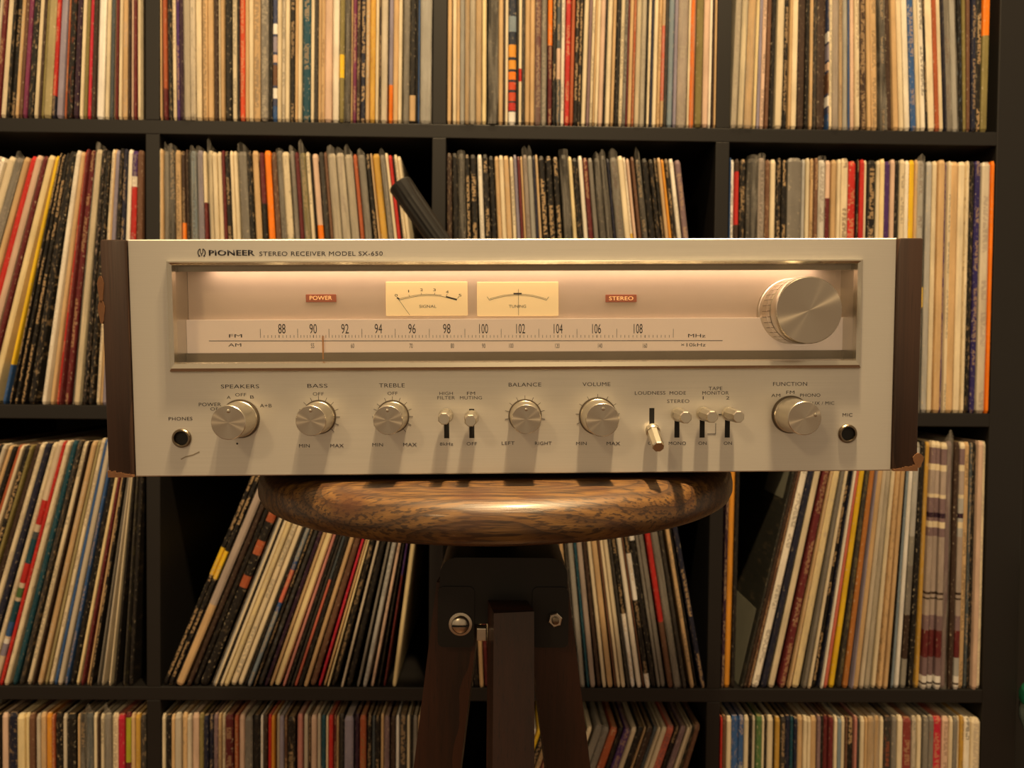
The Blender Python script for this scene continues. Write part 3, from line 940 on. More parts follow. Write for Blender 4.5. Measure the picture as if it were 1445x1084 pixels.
ly = yF + 0.020
for x_top, x_low, w in ((0.0479, 0.0373, 0.0325), (0.1160, 0.1284, 0.0310)):
    sl = (x_low - x_top) / 0.0915
    zt = ZB - 0.088
    leg((x_top - SEAT.x - sl * 0.040, ly, zt), (x_top - SEAT.x + sl * (ZB - 0.1278), ly + 0.045, 0.0), w, 0.030, 3 if sl > 0 else -3)
leg((0.0868 - SEAT.x, yF - 0.012, ZB - 0.0985), (0.0895 - SEAT.x, yF - 0.100, 0.0), 0.0268, 0.028, 9)

# ------------------------------------------------------------------ glass vase beside the shelf
vase = empty('floor_vase', (IN + FRAME + 0.062, -0.01, 0.0))
tag(vase, 'tall dark glass vase with green collar on the floor beside the shelf', 'vase')
zc = ZB - 0.372
MB().lathe([(0.045, 0.0), (0.046, 0.01), (0.035, zc - 0.10), (0.034, zc - 0.055), (0.046, zc - 0.035), (0.0545, zc - 0.012), (0.0545, zc + 0.004), (0.050, zc + 0.0105)], 40, 'Z', start=True).build('bulb', 'vase', vase, 60)
MB().lathe([(0.050, zc + 0.0105), (0.055, zc + 0.012), (0.055, zc + 0.020), (0.052, zc + 0.026), (0.044, zc + 0.028)], 40, 'Z', start=True).build('collar', 'green', vase, 40)
MB().lathe([(0.046, zc + 0.027), (0.047, zc + 0.12), (0.046, zc + 0.19)], 32, 'Z').build('neck', 'vase', vase, 60)

# ------------------------------------------------------------------ the records
PAPER = {
    'cream': (234, 220, 190), 'ivory': (246, 240, 226), 'white': (244, 242, 238), 'straw': (238, 220, 172), 'beige': (206, 196, 178),
    'tan': (210, 178, 134), 'khaki': (176, 164, 122), 'olive': (136, 126, 78), 'pinktan': (222, 192, 172), 'pinkgrey': (178, 164, 156),
    'pink': (206, 140, 132), 'mauve': (132, 110, 116), 'lavender': (150, 144, 166), 'plum': (124, 52, 92), 'purple': (76, 46, 112),
    'aubergine': (52, 30, 52), 'indigo': (48, 40, 104), 'navy': (34, 38, 60), 'blue': (54, 92, 150), 'bluegrey': (128, 146, 162),
    'bluewhite': (58, 94, 150), 'slate': (76, 86, 94), 'teal': (26, 78, 96), 'green': (86, 122, 72), 'lime': (176, 180, 50),
    'grey': (132, 128, 122), 'silver': (186, 186, 184), 'charcoal': (60, 57, 54), 'black': (30, 28, 27), 'umber': (66, 50, 42),
    'brown': (112, 80, 62), 'rust': (176, 92, 58), 'orangebrown': (184, 120, 60), 'maroon': (106, 40, 44), 'crimson': (196, 42, 66),
    'brickred': (140, 62, 58), 'red': (198, 46, 42), 'coral': (214, 116, 96), 'orangered': (212, 78, 44), 'orange': (250, 132, 24),
    'amber': (230, 158, 54), 'gold': (206, 164, 74), 'yellow': (240, 200, 44), 'marble': (150, 148, 140), 'graphic': (40, 48, 66),
    'multi': (64, 74, 110), 'flag': (240, 234, 222), 'stripes': (226, 208, 184), 'cover': (44, 44, 40),
}
WORDS = {'pinktan': 'pinkish tan', 'pinkgrey': 'pinkish grey', 'bluegrey': 'blue-grey', 'bluewhite': 'blue-and-white', 'orangered': 'orange-red', 'orangebrown': 'orange-brown',
         'brickred': 'brick red', 'graphic': 'orange-and-yellow striped', 'multi': 'multicoloured', 'flag': 'purple, red and white', 'stripes': 'cream, red and teal', 'cover': 'grey-and-black',
         'marble': 'marbled grey', 'straw': 'pale straw', 'silver': 'silvery grey', 'umber': 'dark brown', 'aubergine': 'purple-black'}
LIGHT = {'cream', 'ivory', 'white', 'straw', 'beige', 'tan', 'khaki', 'pinktan', 'pinkgrey', 'silver', 'grey', 'lavender', 'gold', 'yellow', 'amber', 'orange', 'coral', 'pink', 'bluegrey', 'marble', 'flag', 'stripes'}
BANDS = {
    'graphic': [('white', 0, .05), ('red', .055, .085), ('orangered', .092, .125), ('orangered', .135, .165), ('orange', .175, .205), ('amber', .215, .25), ('amber', .262, .31), ('bluegrey', .36, .42)],
    'multi': [('white', .09, .13), ('brown', .14, .22), ('pinktan', .23, .26), ('lavender', .27, .33), ('white', .34, .38), ('blue', 0, .06)],
    'flag': [('purple', .90, 1), ('ivory', .86, .90), ('red', .64, .86), ('purple', .545, .61), ('ivory', .52, .545), ('red', .49, .52), ('purple', .40, .49)],
    'stripes': [('red', .66, .76), ('teal', .50, .60), ('slate', .60, .63), ('red', .42, .50), ('green', .36, .40), ('teal', .26, .345), ('blue', .20, .26), ('white', .17, .19), ('lavender', .12, .17)],
    'bluewhite': [('bluegrey', .0, .32), ('blue', .32, .36), ('coral', .36, .5), ('blue', .5, .54), ('bluegrey', .54, .8)],
    'marble': [('silver', .62, .98), ('grey', .3, .5), ('umber', .12, .3)],
}
VOL = [('white', .0, .055), ('umber', .02, .028), ('maroon', .13, .24), ('mauve', .24, .3), ('pinkgrey', .3, .62), ('umber', .385, .395), ('umber', .365, .372), ('cream', .655, .68), ('aubergine', .695, .715), ('cream', .775, .79), ('pinkgrey', .79, .9), ('cream', .885, .91), ('mauve', .91, .975), ('cream', .975, 1)]
LEN = 0.315


def lin(name):
    return srgb(*PAPER[name])


class Sleeve:
    """Geometry of one record sleeve; origin at the bottom corner it pivots on."""

    def __init__(self, colour, t, opts, lean):
        self.t, self.lean = t, lean
        self.V, self.F, self.C, self.I, self.P, self.UV = [], [], [], [], [], []
        bands, self.bag = list(BANDS.get(colour, [])), 'p' in opts
        if 'vol' in opts:
            bands = VOL
        for o in opts:
            if '@' in o:
                c_, rng = o.split('@')
                a, b = rng.split('-')
                bands.append((c_, float(a), float(b)))
        seed = random.uniform(0, 60)
        par = (0.6 if 't' in opts else (0.4 if random.random() < 0.25 else 0.0), 0.42 if 'm' in opts else 0.06, 0.95 if 'w' in opts else random.uniform(0.25, 0.6), 1)
        ink = 'tan' if colour not in LIGHT else random.choice(['brown', 'charcoal', 'beige', 'pinkgrey', 'slate'])
        if 'm' in opts and random.random() < 0.35:
            ink = random.choice(['tan', 'rust', 'bluegrey', 'pinktan', 'olive']) if colour not in LIGHT else random.choice(['brown', 'charcoal', 'rust', 'slate'])
        hgt = LEN + random.uniform(-0.002, 0.0012)
        levels = sorted(set([0.0, 0.006, 0.012, 0.25, 0.5, 0.75, 0.985, 0.994, 1.0] + [e for b in bands for e in b[1:] if 0 < e < 1]))
        jit = random.uniform(0.92, 1.08)
        ofs = -t if lean >= 0 else 0.0
        bulge = random.uniform(-0.12, 0.12) * t
        wide = random.uniform(0.86, 0.98)
        rows = []
        for lv in levels:
            e = min(lv, 1 - lv)
            rnd = max(0.0, 1 - e / 0.014)
            yb = 0.0016 * rnd                                   # worn, rounded corners
            s = math.sin(lv * math.pi)
            a = ofs + t * (1 - wide) / 2 * (1 - 0.5 * s) + t * 0.12 * rnd
            b = ofs + t - t * (1 - wide) / 2 * (1 - 0.5 * s) - t * 0.12 * rnd
            mid = bulge * 0.3 * s
            cy = min(0.0014, t * 0.25)
            rows.append([(a, LEN, lv * hgt), (a, yb + cy, lv * hgt), (a + (b - a) * 0.22 + mid, yb, lv * hgt), (b - (b - a) * 0.22 + mid, yb, lv * hgt), (b, yb + cy, lv * hgt), (b, LEN, lv * hgt)])
        for i, r in enumerate(rows):
            self.V += r
        vv = (0.0, 0.02, 0.25, 0.75, 0.98, 1.0)

        def shade(lv, k):
            nm = colour
            for c_, a, b in bands:
                if a - 1e-6 <= lv <= b + 1e-6:
                    nm = c_
            cc = lin(nm)
            return tuple(min(1, q * jit) for q in cc[:3]) + (1,)

        for i in range(len(rows) - 1):
            lv = (levels[i] + levels[i + 1]) / 2
            for k in range(6):
                j = (k + 1) % 6
                self.F.append((6 * i + k, 6 * i + j, 6 * i + 6 + j, 6 * i + 6 + k))
                self.C.append(shade(lv, k))
                self.I.append(lin(ink))
                self.P.append(par if 1 <= k <= 3 else (0, par[1], 0, 1))
                z0_, z1_ = levels[i] * hgt + seed, levels[i + 1] * hgt + seed
                if k in (0, 4, 5):
                    self.UV += [(z0_, 0.05), (z0_ + 0.0, 4.0), (z1_, 4.0), (z1_, 0.05)]
                else:
                    self.UV += [(z0_, vv[k]), (z0_, vv[j]), (z1_, vv[j]), (z1_, vv[k])]
        top = len(rows) - 1
        for q, lv in (((5, 4, 3, 2, 1, 0), 0.0), (tuple(6 * top + k for k in range(6)), 1.0)):
            self.F.append(q)
            cc = shade(lv, 0)
            worn = lin('cream' if colour in LIGHT else 'tan')
            self.C.append(tuple(0.65 * x + 0.35 * y for x, y in zip(cc, worn)))
            self.I.append(lin(ink))
            self.P.append((0, par[1], 0.45, 1))
            self.UV += [(self.V[i][1] + seed, self.V[i][0] * 30 + 1) for i in q]
        self.hgt = hgt
        self.plastic = None
        if self.bag:
            self.make_bag(seed)

    def make_bag(self, seed):
        t, ofs = self.t, (-self.t if self.lean >= 0 else 0.0)
        g = 0.0005
        a, b = ofs - g, ofs + t + g
        h = self.hgt + random.uniform(0.001, 0.006)
        tip = h + random.choice([0.001, 0.003, 0.006, 0.012])
        drop = random.choice([0.0, 0.0, 0.0, -0.004])
        V, F, UV = [], [], []
        levels = [0.0] + [h * k / 9 for k in range(1, 9)] + [h]
        n = 7
        for i, z in enumerate(levels):
            for k in range(n):
                x = a + (b - a) * k / (n - 1)
                edge = k in (0, n - 1)
                y = 0.0005 if edge else -0.0012 - random.uniform(0, 0.0016)
                zz = z
                if i == len(levels) - 1:
                    zz = h + (tip - h) * (1 - abs(k / (n - 1) - 0.45) * 1.8)
                V.append((x + (0 if edge else random.uniform(-0.0004, 0.0004)), y, zz))
        for i in range(len(levels) - 1):
            for k in range(n - 1):
                F.append((i * n + k, i * n + k + 1, i * n + n + k + 1, i * n + n + k))
                UV += [(levels[i] + seed, k / n), (levels[i] + seed, (k + 1) / n), (levels[i + 1] + seed, (k + 1) / n), (levels[i + 1] + seed, k / n)]
        for x in (a, b):
            s = len(V)
            V += [(x, 0.0005, 0.0), (x, 0.0005, h), (x, 0.20, self.hgt + 0.002), (x, LEN - 0.002, self.hgt), (x, LEN - 0.002, 0.0)]
            F.append((s, s + 1, s + 2, s + 3, s + 4))
            UV += [(seed, 0), (seed + h, 0), (seed + h, 2), (seed + h, 3), (seed, 3)]
        self.plastic = (V, F, UV)


def sleeve_mesh(name, V, F, UV, C=None, I=None, P=None, mats=('sleeve',), midx=None):
    me = bpy.data.meshes.new(name)
    me.from_pydata(V, [], F)
    uv = me.uv_layers.new(name='spine')
    uv.data.foreach_set('uv', [q for p in UV for q in p])
    if C:
        for nm, dat in (('Col', C), ('Ink', I), ('Par', P)):
            at = me.attributes.new(nm, 'FLOAT_COLOR', 'CORNER')
            flat = []
            for fc, d in zip(F, dat):
                for _ in fc:
                    flat += d
            at.data.foreach_set('color', flat)
    for m_ in mats:
        me.materials.append(M[m_])
    if midx:
        me.polygons.foreach_set('material_index', midx)
    me.update()
    return me


# (row from the top, column from the left, [(x mm, lean in degrees)...], 'colour  left edge mm  width mm  marks, ...')
# marks: t lettering, m mottled print, w worn edges, p in a clear plastic bag, colour@a-b a band between those heights
CUBBIES = [
    (1, 1, [(-570, 6), (-536, 4.6), (-467, 3.2), (-407, 1.5), (-367, 0)],
     'cream -536.1 6.6 w, black -529.2 4.2 m, black -525.1 6.2, tan -518.8 4.8, brown -514.0 4.8, plum -509.1 5.5, black -503.6 7.6 m, cream '
     '-496.0 4.9, umber -491.1 3.5, olive -487.6 3.5, khaki -484.2 11.1, red -473.1 4.9 navy@0-.085, lavender -468.2 9.0, rust -459.2 3.5, black '
     '-455.7 8.3 m, aubergine -447.4 6.9, cream -440.5 4.9 w, olive -435.6 4.4, crimson -431.2 5.3, umber -425.9 4.3, white -421.3 10.7, cream '
     '-410.6 5.6, slate -405.0 6.0, tan -399.1 2.4, maroon -396.7 3.5, cream -393.2 4.2, tan -389.0 8.6, umber -380.1 2.5, pinktan -377.5 3.1, '
     'maroon -374.4 4.2, cream -370.3 3.5 w '),
    (1, 2, [(-345, -0.6), (-174, 0.2), (-6, 0.3)],
     'tan -341.5 4.5, rust -336.9 4.2 maroon@0-.12, black -332.7 6.4 m, cream -326.3 4.3, purple -322.0 5.0, aubergine -317.1 5.0, beige -312.1 '
     '7.8 p, beige -304.3 6.4 m, cream -297.9 7.1, tan -289.4 6.4, tan -283.1 6.4, umber -276.7 5.4, cream -271.0 3.5, tan -267.4 4.3, black '
     '-262.9 8.0, cream -254.7 6.4, black -248.0 3.7, orangered -244.0 6.4, tan -237.6 4.3, cream -233.4 5.0, tan -228.4 9.2 m, grey -219.1 10.0 '
     'm, black -209.2 4.3, multi -204.9 5.7, cream -199.2 5.0, beige -194.3 5.0, cream -189.3 5.0, black -184.0 6.5, tan -177.5 3.8, cream -173.7 '
     '4.3, teal -169.2 10.5, cream -158.3 4.1, charcoal -154.1 5.0, tan -149.2 3.3, tan -145.9 5.0, pinktan -140.9 8.6, ivory -132.3 9.3, olive '
     '-123.1 6.4 yellow@.17-.26, charcoal -116.7 7.1 p, tan -109.5 2.1, plum -107.4 5.0, umber -102.4 4.7, navy -97.4 6.4 t, tan -91.0 5.0 t, gold '
     '-86.0 7.1 m, cream -78.8 3.6, umber -75.0 2.4, beige -72.4 7.9, lavender -63.1 5.7 orange@0-.15, tan -57.4 6.4, cream -51.0 4.3, grey -45.3 '
     '7.9 p, black -37.4 7.9 tan@.01-.11, black -29.5 2.9, blue -26.7 2.1, silver -24.2 14.7 p '),
    (1, 3, [(11, -0.3), (140, -0.2), (175, 1.2), (245, 0.8), (342, 0.2)],
     'tan 9.5 5.3, cream 16.3 4.9, tan 21.2 4.3, silver 25.5 5.6 p, tan 31.1 6.1 p, beige 37.2 6.9 p, tan 44.1 8.1 p, straw 52.5 5.3, charcoal '
     '60.1 12.2 p, tan 72.4 6.1, umber 78.5 2.3, cream 80.8 3.8, graphic 84.7 9.8, black 94.5 2.6, cream 97.3 4.1 red@.17-.22, charcoal 101.4 3.8 '
     'm, tan 105.2 6.1, tan 111.3 6.1, maroon 117.5 7.6 p, grey 125.1 6.9 p, maroon 133.1 5.8 orange@.31-1, black 138.9 4.6 t, slate 143.5 5.4 '
     'pinktan@.18-.3, ivory 149.0 4.9, red 153.9 6.4, rust 160.3 4.6, black 164.9 4.9 t, black 169.8 4.0 t, cream 174.7 6.1 w, mauve 180.8 3.8, '
     'cream 184.7 3.8, tan 188.5 2.3, cream 190.8 4.6, pinktan 195.4 6.1, black 201.7 2.3, cream 204.1 6.1, tan 210.7 3.8, black 214.9 5.7, cream '
     '220.7 4.6, grey 225.3 4.3 t, maroon 229.9 2.3, tan 232.2 4.6, rust 236.8 3.5, cream 240.3 6.4 p, beige 246.8 6.9 p, black 253.7 1.5, cream '
     '255.2 3.8 m, navy 259.1 3.7, cream 262.9 5.4, tan 268.3 3.8, tan 272.1 3.8 coral@.1-.39, charcoal 276.0 5.4, bluegrey 281.4 6.9, lavender '
     '288.3 4.6, pinkgrey 292.9 13.1 p, cream 306.0 3.1, orange 309.0 6.2 p, olive 315.2 9.2, pinktan 324.4 7.7, ivory 332.1 4.6, umber 336.9 2.0, '
     'tan 339.0 2.5 '),
    (1, 4, [(360, 1.6), (439, 0), (519, -1.6), (581, -3), (638, -3.2), (682, 0.8)],
     'beige 360.5 8.1 p, cream 368.6 8.1 p, tan 376.8 11.4 p, straw 388.2 4.6, lavender 392.7 4.4, pinktan 397.1 6.0, brown 403.1 5.4, black 408.5 '
     '6.7, cream 415.4 9.5, black 424.8 6.4 m, tan 431.3 4.1, cream 435.4 7.8, umber 443.4 9.1, black 452.5 5.5, tan 458.2 4.9 m, charcoal 463.1 '
     '4.9 m, umber 468.0 12.1, multi 480.3 2.1, cream 482.4 4.4, pinkgrey 486.8 9.0 p, tan 495.8 5.7 p, silver 501.5 6.5 p, blue 508.0 2.5, '
     'pinktan 510.5 4.9, cream 515.4 6.5, umber 522.0 9.0 m, tan 531.0 5.7, tan 536.8 8.0, charcoal 549.0 7.4 p, umber 556.4 7.4, tan 563.8 7.4, '
     'cream 571.1 7.4, ivory 578.5 7.4, blue 585.9 7.7, cream 593.6 4.6, ivory 598.2 5.7 t, black 604.1 3.4, cream 607.7 9.3, rust 617.0 5.7, '
     'cream 622.8 5.7, navy 628.5 1.6, grey 630.3 8.9 p, silver 639.2 7.9 p, black 647.4 4.9 m, olive 652.3 4.1, brown 656.4 4.1, navy 660.5 5.7, '
     'black 666.3 7.4 t, olive 673.6 8.2 orange@.38-1 '),
    (2, 1, [(-642, 17), (-560, 14.5), (-521, 11), (-484, 7.8), (-443, 5), (-391, 2), (-368, 0.5)],
     'black -644.0 10.4, ivory -632.8 16.4 t, cream -615.5 11.2, grey -603.4 11.2 p, tan -591.3 7.8, red -582.7 8.6, pinktan -573.2 8.7, maroon '
     '-563.6 7.8, straw -555.0 9.5, yellow -538.5 8.7 blue@0-.16, black -529.4 5.6 t, black -523.4 7.4 t, black -515.6 10.0 t, black -505.2 13.4 '
     'm, ivory -488.3 9.5, tan -478.7 6.9, red -470.9 4.3, maroon -466.6 4.3, maroon -462.3 9.5, black -451.8 3.5, cream -448.4 9.6 p, black '
     '-438.4 7.4 m, black -431.0 7.0 m, cream -423.2 5.2 t, tan -417.5 3.0, lavender -414.1 6.5, black -406.7 7.0 m, navy -399.3 5.7, ivory -392.8 '
     '7.0, flag -385.4 10.0, brown -374.5 7.0 '),
    (2, 2, [(-346, 0), (-269, -2), (-190, -3.5), (-103, -5), (-15, -7)],
     'cream -341.5 1.5, tan -341.3 3.7, grey -336.0 4.7 p, charcoal -330.6 8.0 p, tan -319.9 6.8 m, umber -311.4 4.3 orange@.3-.72, umber -306.4 '
     '3.1, black -302.8 3.1, bluegrey -298.6 6.8 p, lavender -290.7 7.4 p, maroon -281.5 3.7 cream@.8-1, cream -275.1 6.2 p, cream -268.1 5.5, '
     'cream -261.9 5.5, maroon -255.8 4.3, black -250.7 5.9, cream -243.4 4.3, cream -238.7 4.3, grey -233.6 10.8 p, black -221.3 5.9 m, tan '
     '-214.0 8.0, black -203.7 5.5 maroon@.8-1, orange -196.9 8.0, brown -187.4 6.8 m, grey -179.6 6.5 p, cream -172.5 8.6 m, grey -161.6 5.6 p, '
     'maroon -155.2 4.9, olive -149.5 7.8 p, cream -140.3 4.3, black -135.4 1.7, pinktan -132.8 7.4 orange@0-.72, charcoal -123.3 6.8, brown '
     '-115.8 3.7, beige -111.5 10.9 p, beige -99.3 9.9 p, beige -88.0 9.9 p, rust -75.9 4.8, grey -69.7 8.7 p, black -58.2 5.7, tan -51.4 2.5, '
     'gold -48.6 9.3, grey -37.4 6.2 p, cream -30.3 3.7, red -25.9 4.2, black -20.7 2.5, cream -17.9 4.1, cream -13.6 4.1 '),
    (2, 3, [(13, -1), (73, -3), (162, -4), (232, -6), (330, -7.2)],
     'umber 13.2 8.0 m, black 23.2 6.7, charcoal 31.5 9.0 p, black 42.6 5.5 t, black 49.6 8.4 t, ivory 61.2 5.7, black 68.6 7.1 t, black 77.0 7.2, '
     'tan 85.3 5.2 m, cream 90.8 5.8, tan 96.9 6.9 m, cream 104.9 4.6, lavender 110.0 4.4, maroon 114.9 3.8, tan 119.2 2.6, pinkgrey 122.3 6.1 p, '
     'silver 128.7 5.8 p, navy 135.1 3.2, tan 138.5 3.5, black 142.8 8.1 t, black 152.0 8.6 t, black 161.9 6.9 t, black 172.0 10.4 p, straw 184.3 '
     '4.6 m, black 190.4 6.9 m, ivory 199.3 5.2, maroon 206.0 5.8, grey 213.5 5.8 gold@0-.5, charcoal 221.6 8.1 p, charcoal 231.4 6.7 p, navy '
     '239.9 3.5, grey 243.9 9.9 p, cream 254.7 6.9 maroon@0-.62, ivory 262.8 2.9 yellow@0-.7, pinktan 266.1 3.5, brown 272.1 4.0, charcoal 278.2 '
     '6.4 p, black 286.9 8.1, black 296.2 5.8 m, black 303.0 4.1, tan 307.6 4.4, amber 312.4 3.4, black 316.6 5.8 m, ivory 323.4 5.4, mauve 331.4 '
     '7.0 '),
    (2, 4, [(366, 0), (691, 0)],
     'blue 360.5 1.5, white 361.9 4.9, umber 367.0 5.4 red@.74-.95, black 373.6 7.3 m, black 381.6 14.1 p, pinkgrey 396.2 8.0 p, brown 405.4 6.1 '
     'm, cream 412.1 6.7, black 419.5 5.5 m, black 425.6 6.1 t, grey 432.9 17.5, silver 450.7 3.9 m, cream 455.6 4.9, tan 461.1 4.3 m, brown 465.7 '
     '5.3, white 472.2 9.0 p, pinktan 481.4 6.1 maroon@0-.85, tan 488.1 6.1, cream 494.8 4.3, cream 500.4 9.2 t, red 510.2 9.2 w, black 520.0 2.5, '
     'red 522.8 6.0, cream 529.1 3.5, black 532.9 10.6 t, cream 543.7 4.3, straw 548.3 6.0, purple 554.6 8.1, pinktan 563.1 5.7, black 569.4 4.4, '
     'cream 574.0 6.2, ivory 580.4 4.8, yellow 585.6 6.6, tan 592.4 3.5, silver 596.5 8.5 p, black 605.4 1.5 yellow@.42-.5, silver 607.4 7.4 w, '
     'cream 615.5 5.7, tan 621.8 8.0, purple 630.0 3.8 m, cream 634.0 3.9, tan 638.2 10.1, cream 648.4 8.1, cream 657.1 3.8 m, black 661.6 6.3 m, '
     'indigo 668.3 7.2, beige 676.1 11.0 t, orange 687.5 3.9 '),
    (3, 1, [(-620, 18), (-541, 14.8), (-488, 12.5), (-446, 10.6), (-403, 6.6), (-386, 4.2), (-374, 2)],
     'black -621.2 7.0, rust -613.4 6.1, cream -606.4 4.4, black -601.2 7.9 t, olive -592.5 4.4, umber -587.2 7.9, cream -578.5 7.9, navy -569.8 '
     '8.7, cream -560.2 7.0 m, stripes -552.3 8.7, red -542.7 5.8, cream -536.7 8.4 m, teal -528.0 8.6, charcoal -519.2 5.3 m, cream -510.3 6.9, '
     'umber -502.9 2.3, tan -496.6 8.1 w, khaki -488.3 4.5, cream -483.6 6.9, blue -476.4 4.8, beige -471.2 6.6, blue -462.6 4.5, black -457.6 '
     '8.1, straw -448.9 6.5, maroon -442.1 6.5, tan -435.1 4.0, black -430.8 7.4 t, grey -423.0 6.2, beige -416.5 4.9, cream -406.8 4.5, black '
     '-400.3 9.7, charcoal -388.7 5.2 m, black -382.5 4.9 '),
    (3, 2, [(-349, 23), (-236, 20.3), (-147, 16.2), (-101, 12), (-51, 8)],
     'black -341.5 7.1 yellow@.48-.6 t, black -334.1 7.4 yellow@.46-.58 t, black -326.4 2.0, pinkgrey -324.2 10.9 tan@0-.35, umber -310.6 7.4, '
     'black -302.9 6.5, black -294.4 12.8 rust@.42-.47 rust@.56-.62 rust@.70-.78, charcoal -281.4 2.4 m, silver -278.7 2.4, cream -276.0 3.1, black -272.6 2.6, cream -269.5 '
     '5.1, straw -264.1 6.7, cream -256.7 8.1, cream -248.0 6.7, black -239.9 4.4, bluewhite -235.2 7.4, black -227.5 4.2 m, charcoal -223.0 8.1 '
     'm, aubergine -214.3 6.5, tan -207.5 5.1, straw -202.1 10.5, pink -191.3 4.5, black -186.2 4.7, charcoal -180.5 3.3, coral -176.7 4.4 '
     'slate@.45-1, black -171.7 6.4, tan -164.6 6.0, brown -157.6 7.3, crimson -146.9 5.9, tan -140.3 4.6 m, straw -135.3 4.2, black -130.8 8.8 m, '
     'beige -118.0 6.0, black -111.4 9.9, grey -98.2 2.9, silver -90.9 7.3, pinktan -81.0 7.3, black -72.2 6.0, maroon -65.2 7.3 purple@.45-1, '
     'straw -54.2 5.5 amber@.7-1 '),
    (3, 3, [(36, -2.5), (176, -5.5), (197, -6.3), (260, -8.9), (327, -10), (345, -11.9)],
     'cream 40.9 7.0, black 48.8 6.2, tan 55.9 5.3, maroon 62.0 5.3, cream 68.2 7.9, navy 77.9 5.3, tan 84.1 7.0, black 92.0 7.9, grey 100.8 6.2, '
     'cream 107.9 7.1, black 115.8 2.6, pinktan 119.3 7.1, umber 128.1 6.2, cream 136.1 6.2, olive 143.1 6.2, cream 150.2 5.3, black 156.4 6.2, '
     'umber 163.4 6.2, tan 170.5 5.3, charcoal 177.6 3.5, silver 182.3 8.8 p, teal 191.5 3.7, pinkgrey 195.6 8.2, umber 204.2 6.5, cream 211.1 '
     '5.7, tan 217.2 9.0, brown 226.6 2.7, cream 229.7 4.7, cream 234.8 6.5, charcoal 241.9 4.1, black 246.6 6.1 white@0-.3, ivory 254.8 6.9, '
     'brown 262.1 2.2 m, black 265.0 6.3 white@.36-.55 white@0-.06, black 272.1 7.4 white@.6-.72, grey 280.5 4.1 m, grey 285.0 6.5 m, brown 294.0 '
     '6.7 red@.27-.9, grey 301.8 10.2 p, charcoal 312.4 4.7, tan 321.8 6.1, black 328.8 2.7, navy 334.9 6.6 t '),
    (3, 4, [(358, 0.6), (378, 0.4), (381, 12.6), (441, 10.3), (507, 6.4), (561, 3.6), (606, 1.4), (633, 0.3), (701, 0)],
     'aubergine 360.5 4.1 m, amber 365.5 7.0, black 373.3 4.4, cover 385.2 3.7, umber 389.4 4.7, brown 394.6 4.7, ivory 399.7 9.4, navy 411.5 7.0, '
     'cream 420.8 8.0, maroon 434.0 10.8, tan 445.5 4.7, straw 450.9 10.8 m, grey 464.5 5.2, cream 470.8 5.2, black 476.5 7.5 t, navy 484.7 2.4, '
     'ivory 487.3 3.8, coral 491.3 5.6, yellow 498.8 8.7, charcoal 508.7 6.6 m, orangebrown 516.0 8.0, lavender 526.1 1.8, tan 527.9 8.6, beige '
     '537.0 6.8, beige 544.5 7.8 p, cream 553.2 6.7, tan 560.4 6.5 m, tan 567.5 6.7, black 574.7 1.6, bluegrey 576.8 6.3 w, white 583.4 6.2, '
     'marble 590.4 8.9, black 600.2 8.5, gold 609.1 5.2 m, mauve 615.6 8.1 vol, mauve 624.1 8.1 vol, mauve 632.6 7.5 vol, mauve 640.2 8.0 p, umber '
     '649.8 6.2, silver 656.3 6.8 vol, tan 663.8 7.2, slate 671.3 3.6, black 675.2 4.6 m, pinktan 680.1 6.2, cream 686.6 5.9 '),
    (4, 1, [(-543, 0), (-359, 0)],
     'pinktan -541.3 7.9, navy -532.7 11.9 m, straw -520.1 8.6, straw -511.4 4.9, brown -506.3 7.3, beige -497.7 5.0, tan -492.4 6.6 m, amber '
     '-485.1 6.0, rust -479.0 3.8, black -474.5 8.6 m, beige -465.3 4.6, black -460.4 11.7, tan -447.4 3.3, charcoal -443.9 7.2 p, slate -436.6 '
     '8.5 p, cream -426.8 4.6, umber -421.5 2.1, cream -418.9 5.3, grey -412.9 8.0 p, cream -404.3 8.0, crimson -396.1 7.7, maroon -388.1 7.7 '
     'lime@.8-.98, tan -379.8 5.0, gold -374.4 6.4, charcoal -367.8 7.3 m '),
    (4, 2, [(-352, 0), (-10, 0)],
     'cream -341.5 4.6, black -336.5 6.5, tan -329.8 4.4, beige -325.1 8.1, tan -316.7 7.0 m, beige -309.5 5.0, pinktan -303.9 8.1, olive -295.6 '
     '6.0 m, navy -289.0 5.6, navy -283.1 5.4, mauve -276.5 6.0 m, tan -270.3 3.5, cream -266.6 4.0, maroon -262.2 10.6, rust -251.0 5.6, pinktan '
     '-244.8 6.9, grey -237.3 10.0 m, black -226.7 8.1, white -217.9 3.2 t, umber -214.2 5.0, red -208.6 4.4, amber -204.1 4.2, beige -198.6 4.1, '
     'lavender -194.2 5.6, brown -188.5 4.0, black -184.2 10.0 m, pink -173.0 7.2, beige -163.9 4.8, umber -158.9 3.1, pinktan -155.2 6.9, beige '
     '-148.0 4.8, teal -142.7 5.6, cream -136.4 2.8, red -132.7 5.6, maroon -126.8 3.5, tan -123.0 2.3, charcoal -120.5 6.0, lavender -113.2 11.3, '
     'aubergine -100.7 6.3, rust -93.8 8.1 m, black -85.1 6.3, slate -78.5 4.1, black -74.2 5.4, tan -68.1 4.0, mauve -63.8 6.9 m, umber -55.6 '
     '6.3, white -48.7 4.0, charcoal -44.3 8.8, cream -34.9 3.9, black -30.5 2.5, grey -27.7 6.0, tan -21.1 5.0 '),
    (4, 3, [(-10, 19), (197, 18), (260, 17), (314, 12)],
     'black 14.5 5.4, white 21.0 7.1, yellow 29.2 4.5, black 34.8 7.1, tan 43.0 6.3, maroon 50.4 5.4, cream 56.8 6.3, umber 64.2 6.3, cream 71.5 '
